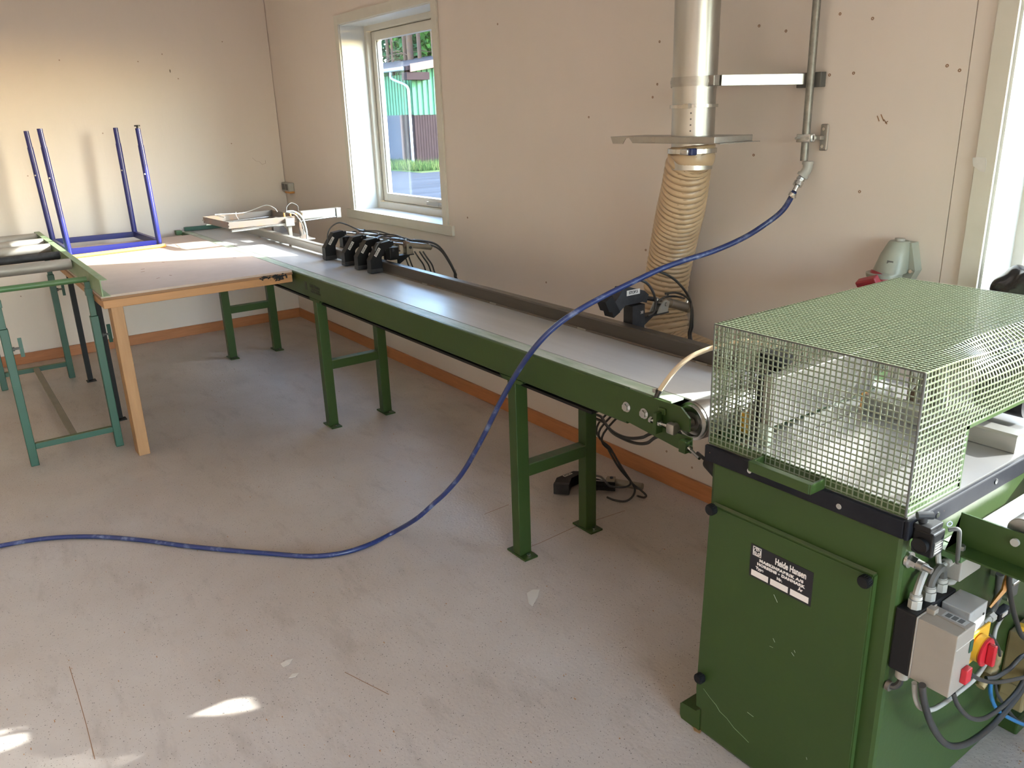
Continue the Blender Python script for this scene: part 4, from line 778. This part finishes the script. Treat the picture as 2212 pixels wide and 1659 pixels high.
# ------------------------------------------------------------------ black air lines of the clamps
cg4 = lambda x, y, ax, v: at(680 + x / 6.506, 440 + y / 6.506, ax, v)
G = 'black air tubes of the stop clamps'
def line(pts, lab, r=.0042): return tag(MB().tube(smooth_path(pts, 8), r, 8).build('air_tube', 'rubber'), lab, 'air tube', G)
line([cg4(185, 575, 'x', 2.33), cg4(180, 450, 'x', 2.33), cg4(220, 340, 'x', 2.33), cg4(330, 270, 'x', 2.34), cg4(450, 295, 'x', 2.36), cg4(600, 360, 'x', 2.42), cg4(700, 378, 'y', -.40), cg4(880, 385, 'y', -.40), cg4(1050, 430, 'y', -.38)], 'black air tube making the high loop over the leftmost clamp of the row')
line([cg4(430, 420, 'x', 2.32), cg4(540, 395, 'y', -.44), cg4(700, 390, 'y', -.42), cg4(900, 420, 'y', -.40), cg4(1100, 480, 'y', -.38), cg4(1300, 510, 'y', -.35)], 'black air tube running low over the cylinders of the clamp row')
line([cg4(650, 480, 'x', 2.62), cg4(780, 445, 'y', -.45), cg4(950, 435, 'y', -.43), cg4(1120, 440, 'y', -.40), cg4(1300, 500, 'y', -.36), cg4(1450, 530, 'y', -.33), cg4(1600, 560, 'y', -.28)], 'black air tube arching over the second clamp of the row')
line([cg4(800, 500, 'x', 2.78), cg4(930, 465, 'y', -.47), cg4(1100, 460, 'y', -.45), cg4(1250, 480, 'y', -.42), cg4(1370, 520, 'y', -.40)], 'black air tube arching over the third clamp of the row')
line([cg4(850, 660, 'x', 2.96), cg4(880, 580, 'x', 2.96), cg4(960, 515, 'x', 2.97), cg4(1080, 490, 'x', 2.97), cg4(1220, 510, 'y', -.42), cg4(1500, 545, 'y', -.30), cg4(1680, 600, 'y', -.26), cg4(1790, 680, 'y', -.24), cg4(1890, 830, 'y', -.22), cg4(1960, 960, 'y', -.20), cg4(2030, 1100, 'y', -.18), (3.56, -.22, .70), (3.60, -.34, .66), (3.7, -.46, .70)], 'black air tube leaving the nearest clamp of the row to the right and down', .0055)
line([cg4(1340, 515, 'y', -.40), cg4(1500, 520, 'y', -.34), cg4(1680, 560, 'y', -.28), cg4(1790, 650, 'y', -.245), cg4(1900, 820, 'y', -.225), cg4(1980, 980, 'y', -.21), cg4(2040, 1100, 'y', -.19), (3.57, -.24, .70), (3.62, -.36, .67), (3.72, -.46, .72)], 'black air tube in the outer bundle beside the window wall', .0055)
for i, (u, v) in enumerate(((1270, 740), (1320, 740), (1400, 670), (1470, 670), (1520, 670))):
    du_ = 90 if i < 2 else 170
    line([cg4(u, v, 'y', -.40), cg4(u + du_ * .35, v + 90, 'y', -.38), cg4(u + du_ * .75, v + 190, 'y', -.36), cg4(u + du_ * 1.05, v + 330, 'y', -.35), (3.1 + .06 * i, -.42, .76), (3.15 + .06 * i, -.50, .75)], 'black air tube dropping behind the rail under the clamp row, number %s from the left' % ['one', 'two', 'three', 'four', 'five'][i])
tag(MB().box(*([cg4(690, 385, 'y', -.40).x - .006, cg4(690, 385, 'y', -.40).x + .006, -.407, -.393, cg4(690, 385, 'y', -.4).z - .008, cg4(690, 385, 'y', -.4).z + .012])).build('cable_tie', 'rubber'), 'black cable tie around the tubes over the leftmost clamps', 'cable tie')
c7 = lambda x, y, ax, v: at(1270 + x / 4.607, 400 + y / 4.607, ax, v)
line([c7(330, 1025, 'x', 4.86), c7(400, 970, 'x', 4.86), c7(500, 945, 'x', 4.87), c7(590, 980, 'x', 4.88), c7(650, 1070, 'x', 4.89), c7(675, 1170, 'x', 4.89), c7(660, 1260, 'x', 4.89), c7(600, 1300, 'x', 4.88)], 'black air tube looping in front of the raised clamp', .005)
line([c7(480, 945, 'x', 4.78), c7(620, 865, 'x', 4.80), c7(720, 865, 'x', 4.82), c7(850, 930, 'x', 4.84), c7(950, 1030, 'x', 4.86), c7(1010, 1130, 'x', 4.87), c7(1040, 1250, 'x', 4.88), c7(1040, 1400, 'y', -.22), c7(1035, 1560, 'y', -.22), (5.02, -.22, .62), (4.95, -.25, .45)], 'black air tube arching highest behind the raised clamp', .005)
line([c7(770, 1080, 'x', 4.87), c7(870, 1070, 'x', 4.87), c7(960, 1100, 'x', 4.87), c7(1020, 1160, 'x', 4.87), c7(1030, 1250, 'y', -.23), c7(1020, 1400, 'y', -.235), c7(1010, 1560, 'y', -.235), (4.98, -.235, .6), (4.92, -.26, .43)], 'black air tube from the top fitting of the raised clamp cylinder', .0045)
line([c7(690, 1170, 'x', 4.87), c7(750, 1120, 'x', 4.88), c7(850, 1105, 'x', 4.88), c7(960, 1125, 'x', 4.87)], 'short black air tube along the raised clamp cylinder', .004)
c1 = lambda x, y, ax, v: at(1300 + x / 4.609, 740 + y / 4.609, ax, v)
line([(4.93, -.30, .70), c1(-60, 640, 'y', -.45), c1(0, 745, 'y', -.5), c1(60, 840, 'y', -.55), c1(140, 905, 'y', -.60), c1(260, 950, 'y', -.66), c1(400, 945, 'y', -.72), c1(510, 900, 'y', -.78), (5.42, -.80, .755)], 'black air tube sagging under the conveyor end, upper one', .006)
line([(4.95, -.32, .70), c1(-60, 680, 'y', -.45), c1(30, 800, 'y', -.5), c1(100, 890, 'y', -.55), c1(200, 950, 'y', -.62), c1(330, 1000, 'y', -.68), c1(450, 1000, 'y', -.74), c1(570, 930, 'y', -.80), (5.46, -.82, .755)], 'black air tube sagging under the conveyor end, lower one', .006)
c8 = lambda x, y, z: at(1150 + x / 7.9, 960 + y / 7.9, 'z', z)
fd = Vector((.76, .65, 0)).normalized()
line([(4.88, -.36, .72), c1(-30, 800, 'y', -.40), c1(60, 1050, 'y', -.36), c1(160, 1230, 'y', -.32), c1(250, 1340, 'y', -.27), c8(1700, 660, .06), c8(1750, 780, .035), c8(1700, 900, .02), c8(1580, 970, .012), c8(1400, 950, .012), c8(1270, 900, .02)], 'black air tube dropping to the floor clamp and curling under its cylinder', .005)
line([(4.90, -.37, .72), c1(-10, 850, 'y', -.41), c1(90, 1060, 'y', -.36), c1(190, 1230, 'y', -.32), c1(270, 1350, 'y', -.27), c8(1730, 690, .05), c8(1850, 780, .03), c8(1940, 870, .015), c8(1900, 905, .02), c8(1790, 880, .04)], 'black air tube dropping to the rear end of the floor clamp cylinder', .005)
line([(4.92, -.38, .72), c1(20, 900, 'y', -.42), c1(120, 1110, 'y', -.37), c1(210, 1270, 'y', -.31), c8(1670, 620, .08), c8(1650, 700, .06), c8(1540, 730, .06), c8(1340, 715, .06), c8(1270, 660, .07), c8(1180, 560, .07), c8(1090, 535, .05)], 'black air tube dropping to the front of the floor clamp', .005)

# ------------------------------------------------------------------ litter on the floor
def scrap(poly, lab, name='paper_scrap', m='paper', cat='scrap', g='paper scraps on the floor'):
    p = [at(u, v, 'z', 0.0) for u, v in poly]; mb = MB(); mb.prism([(q.x, q.y) for q in p], 'z', .0008, .0020)
    for v in mb.b.verts: v.co.z += .002 * math.sin(v.co.x * 90)  ** 2
    tag(mb.build(name, m), lab, cat, g)
scrap([(1138, 1282), (1150, 1275), (1166, 1275), (1162, 1290), (1150, 1312), (1142, 1305)], 'largest pale paper scrap on the floor, centre right')
scrap([(606, 1435), (618, 1428), (633, 1424), (626, 1436), (612, 1443)], 'small pale paper scrap on the floor, upper one of two')
scrap([(624, 1466), (632, 1456), (645, 1455), (638, 1464)], 'small pale paper scrap on the floor, lower one of two')
scrap([(1497, 1572), (1516, 1578), (1512, 1586), (1499, 1580)], 'small orange wood chip at the machine foot', 'wood_chip', 'pinelight', 'wood chip', 'wood litter')
random.seed(5)
cr = MB()
for k in range(420):
    x = random.uniform(1.0, 6.6); y = -random.random() ** .7 * 2.9
    if k % 3 == 0: x = 6.40 + random.gauss(0, .08); y = -.55 + random.gauss(0, .2)
    if 5.69 < x < 6.36 and -1.15 < y < -.25: continue
    r_ = random.uniform(.0012, .003); cr.box(x, x + r_ * random.uniform(1, 4), y, y + r_, 0.0002, .001 + r_ * .3, mtx=None)
o = cr.build('sawdust_crumbs', 'pinebeam'); o['kind'] = 'stuff'; tag(o, 'scattered wood crumbs and grit on the concrete floor', 'crumbs')

# ------------------------------------------------------------------ small marks: screw plugs in the boards, torn tape, floor cracks
for (u, v) in ((1272, 253), (1640, 56), (1698, 67), (1815, 30), (1885, 40), (2046, 142), (2073, 152), (1844, 158), (1857, 414), (1792, 162), (1628, 335), (1410, 210), (1425, 90), (1420, 182), (1075, 52), (1395, 540), (1180, 610), (1010, 470), (1495, 1010), (1440, 975)):
    p = at(u, v, 'y', 0); MB().ring((p.x, -.0006, p.z), (0, 1, 0), .0025, .0050, .0012, 12).build('screw_plug', 'plyedge', wb)
for (u, v) in ((128, 130), (298, 133), (350, 117), (222, 288), (60, 380), (385, 170), (480, 90), (500, 310), (45, 640)):
    p = at(u, v, 'x', 0); MB().ring((.0006, p.y, p.z), (1, 0, 0), .002, .0045, .0012, 12).build('screw_plug', 'plyedge', wL)
scr = [(545, 341), (553, 348), (560, 349), (566, 355), (574, 353), (573, 346)]
for a, b_ in zip(scr, scr[1:]): MB().bar(at(*a, 'x', .0005), at(*b_, 'x', .0005), .001, .003, up=(1, 0, 0)).build('scratch_mark', 'plyedge', wL)
for q in (((1895, 250), (1899, 262)), ((1903, 247), (1909, 262)), ((1909, 258), (1916, 268)), ((1912, 266), (1918, 262))):
    MB().bar(at(*q[0], 'y', -.0005), at(*q[1], 'y', -.0005), .003, .001, up=(0, 1, 0)).build('scratch_mark', 'plyedge', wb)
tp = [at(u, v, 'y', -.0148) for u, v in ((2101, 341), (2112, 339), (2130, 341), (2131, 352), (2128, 372), (2118, 370), (2102, 358))]
MB().prism([(p.x, p.z) for p in tp], 'y', -.0158, -.0142).build('torn_tape', 'label', bpy.data.objects['window_2']) if False else tag(MB().prism([(p.x, p.z) for p in tp], 'y', -.0160, -.0142).build('torn_tape', 'label'), 'torn piece of pale tape on the right window casing', 'tape')
fl_ = bpy.data.objects['floor']
for ln in (((1046, 1111), (1099, 1090)), ((1106, 1196), (1166, 1173), (1240, 1139), (1350, 1103)), ((150, 1440), (168, 1500), (185, 1560), (205, 1640)), ((745, 1452), (790, 1475), (840, 1500))):
    for a, b_ in zip(ln, ln[1:]): MB().bar(at(*a, 'z', .0003), at(*b_, 'z', .0003), .0022, .0006).build('floor_crack', 'plyedge', fl_)
# ------------------------------------------------------------------ outside
struct(MB().box(-70, 30, .31, 60, -.4, -.3).build('ground', 'asphalt'), 'blue grey asphalt yard outside the window')
struct(MB().box(RX + .15, 60, -40, .3, -.16, -.06).build('ground', 'asphalt'), 'asphalt yard outside the added gateway')
BX, BY, GZ = -23.84, 14.66, -.3
bd = thing('shed', 'green corrugated shed with brown doors outside the window', 'building', (-30, 18, GZ))
MB().box(-46, BX, BY, 24, GZ, 3.40).build('wall', 'brownboard', bd)
def ribs(a, b_, z0, z1, alongx):
    m = MB(); n_ = int(abs(b_ - a) / .25)
    for k in range(n_):
        u = a + (b_ - a) * k / n_; w = .14
        if alongx: m.box(u, u + w, BY - .06, BY, z0, z1)
        else: m.box(BX, BX + .06, u, u + w, z0, z1)
    if alongx: m.box(a, b_, BY - .02, BY, z0, z1)
    else: m.box(BX, BX + .02, a, b_, z0, z1)
    return m.build('cladding', 'clad', bd)
ribs(-46, BX, 1.82, 3.40, True); ribs(BY, BY + 2.3, 1.80, 3.60, False); ribs(BY + 1.15, BY + 9, GZ + .2, 3.60, False)
for k in range(9): MB().box(BX, BX + .05, BY + .02 + k * .125, BY + .13 + k * .125, GZ, 1.80).build('board', 'brownboard', bd)
for k in range(3):
    f_ = MB().box(-24.9 - k * 3.2, -24.75 - k * 3.2 , BY - .06, BY, GZ, 1.82).build('door_post', 'fascia', bd)
    MB().box(-27.8 - k * 3.2, -24.9 - k * 3.2, BY - .04, BY - .005, GZ, 1.82).build('door', 'doorgrey', bd)
MB().prism([(BY - .45, 3.50), (24.5, 5.1), (24.5, 5.25), (BY - .45, 3.66)], 'x', -46.5, BX + .5).build('roof', 'brownboard', bd)
MB().prism([(BY - .30, 3.44), (24.5, 5.0), (24.5, 5.30), (BY - .30, 3.74)], 'x', BX + .5, BX + .56).build('fascia', 'fascia', bd)
MB().box(BX + .06, BX + .5, BY - .45, BY + .6, 3.15, 3.44).build('eave_box', 'brownboard', bd)
MB().cyl((-46.5, BY - .5, 3.54), (BX + .3, BY - .5, 3.58), .075, 12).build('gutter', 'gutter', bd)
MB().tube(smooth_path([(-24.6, BY - .5, 3.5), (-24.6, BY - .5, 3.30), (-24.45, BY - .42, 3.18), (-24.0, BY - .22, 3.0), (BX + .0, BY - .17, 2.85), (BX - .0, BY - .15, 2.6), (BX - .0, BY - .15, 1.0), (BX - .0, BY - .15, GZ + .1)], 5), .055, 10).build('downpipe', 'gutter', bd)
MB().prism([(BY + 1.25, GZ + .3), (BY + 1.55, GZ + .3), (BY + 1.5, 2.2), (BY + 1.42, 2.5), (BY + 1.36, 1.9), (BY + 1.28, 1.8)], 'x', BX + .07, BX + .10).build('rust_patch', 'bark', bd)
random.seed(9)
gr = MB()
for k in range(5200):
    x = random.uniform(BX + .1, BX + 2.6); y = random.uniform(BY - 1.4, BY + 5); 
    if random.random() < .25: x = random.uniform(-26, BX + .4); y = random.uniform(BY - .9, BY - .1)
    hh = random.uniform(.12, .42); a = random.random() * PI; w = .02; lean = random.uniform(-.1, .1)
    v = [gr.b.verts.new((x - w * math.cos(a), y - w * math.sin(a), GZ)), gr.b.verts.new((x + w * math.cos(a), y + w * math.sin(a), GZ)), gr.b.verts.new((x + lean, y + lean, GZ + hh))]; gr.b.faces.new(v)
o = gr.build('grass', 'grass'); o['kind'] = 'stuff'; tag(o, 'tuft of green grass along the shed wall outside', 'grass')
struct(MB().box(BX, BX + 3.2, BY - 1.6, 40, GZ, GZ + .01).build('verge', 'grass'), 'grassy verge beside the shed')
# pines and leafy trees behind the shed
def leaves(c, r, n_, mname, parent, sz=.17, name='foliage'):
    vs = []; fs = []
    for k in range(n_):
        d = Vector((random.gauss(0, 1), random.gauss(0, 1), random.gauss(0, 1))).normalized(); q = Vector(c) + Vector((d.x * r[0], d.y * r[1], d.z * r[2])) * random.random() ** .4
        a = Vector((random.gauss(0, 1), random.gauss(0, 1), random.gauss(0, 1))).normalized(); b_ = a.cross(Vector((random.gauss(0, 1), random.gauss(0, 1), random.gauss(0, 1)))).normalized(); s_ = sz * random.uniform(.6, 1.5)
        i = len(vs); vs += [q - a * s_, q + b_ * s_ * .6, q + a * s_, q - b_ * s_ * .6]; fs.append((i, i + 1, i + 2, i + 3))
    me = bpy.data.meshes.new(name); me.from_pydata([tuple(v) for v in vs], [], fs); me.materials.append(M[mname]); o = bpy.data.objects.new(name, me); COL.objects.link(o); par(o, parent); return o
random.seed(21)
TR = [(-40.4, 22.7, .08), (-38.8, 22.7, .12), (-37.8, 22.5, .19), (-36.9, 22.6, .12), (-35.5, 22.7, .10), (-42.5, 23.5, .1), (-36.2, 27, .1), (-44, 26, .12), (-33.5, 24, .12)]
words = ['thin pine, first from the left above the shed roof', 'pine with orange bark, second from the left', 'thickest pine trunk outside the window', 'sunlit pine just right of the thickest trunk', 'slim pine rising at the right window edge', 'pine at the far left behind the glazing bar', 'slim pine deep in the wood at the right', 'pine deep in the wood at the left', 'pine farthest right beyond the window edge']
for (x, y, r_), w_ in zip(TR, words):
    t = thing('pine_tree', w_, 'tree', (x, y, GZ), 'pine trees behind the shed')
    MB().tube([(x, y, GZ), (x + .1, y, 5), (x - .1, y, 11), (x, y, 15)], r_, 12, radii=[r_ * 1.2, r_, r_ * .8, r_ * .4]).build('trunk', 'bark', t)
    for k in range(7): z = random.uniform(4.5, 9); a = random.uniform(0, 6.28); MB().cyl((x, y, z), (x + 1.3 * math.cos(a), y + 1.3 * math.sin(a), z + random.uniform(-.3, .5)), .03, 6, r2=.01).build('branch', 'bark', t)
    leaves((x, y, 13), (.7, .7, 2.4), 600, 'leafdark', t, .3)
for i in range(15):
    x = -50 + i * 1.9 + random.uniform(-.5, .5); y = 27 + random.uniform(0, 4) - i * .15
    t = thing('leafy_tree', 'leafy tree with a %s crown in the wood behind the pines' % ('bright green' if i % 3 else 'dark blue green'), 'tree', (x, y, GZ), 'leafy trees of the wood')
    MB().cyl((x, y, GZ), (x, y, 5.5), .12, 8, r2=.06).build('trunk', 'bark', t)
    leaves((x, y, 5.2), (2.0, 2.0, 4.6), 2600, 'leaf' if i % 3 else 'leafdark', t, .2)

# ------------------------------------------------------------------ lettering becomes plain mesh, one object per line of writing
bpy.context.view_layer.update(); dg = bpy.context.evaluated_depsgraph_get()
for o in [o for o in list(S.objects) if o.type == 'FONT']:
    me = bpy.data.meshes.new_from_object(o.evaluated_get(dg)); q = bpy.data.objects.new('lettering', me); COL.objects.link(q)
    q.parent = o.parent; q.matrix_parent_inverse = o.matrix_parent_inverse.copy(); q.matrix_basis = o.matrix_basis.copy(); bpy.data.objects.remove(o)
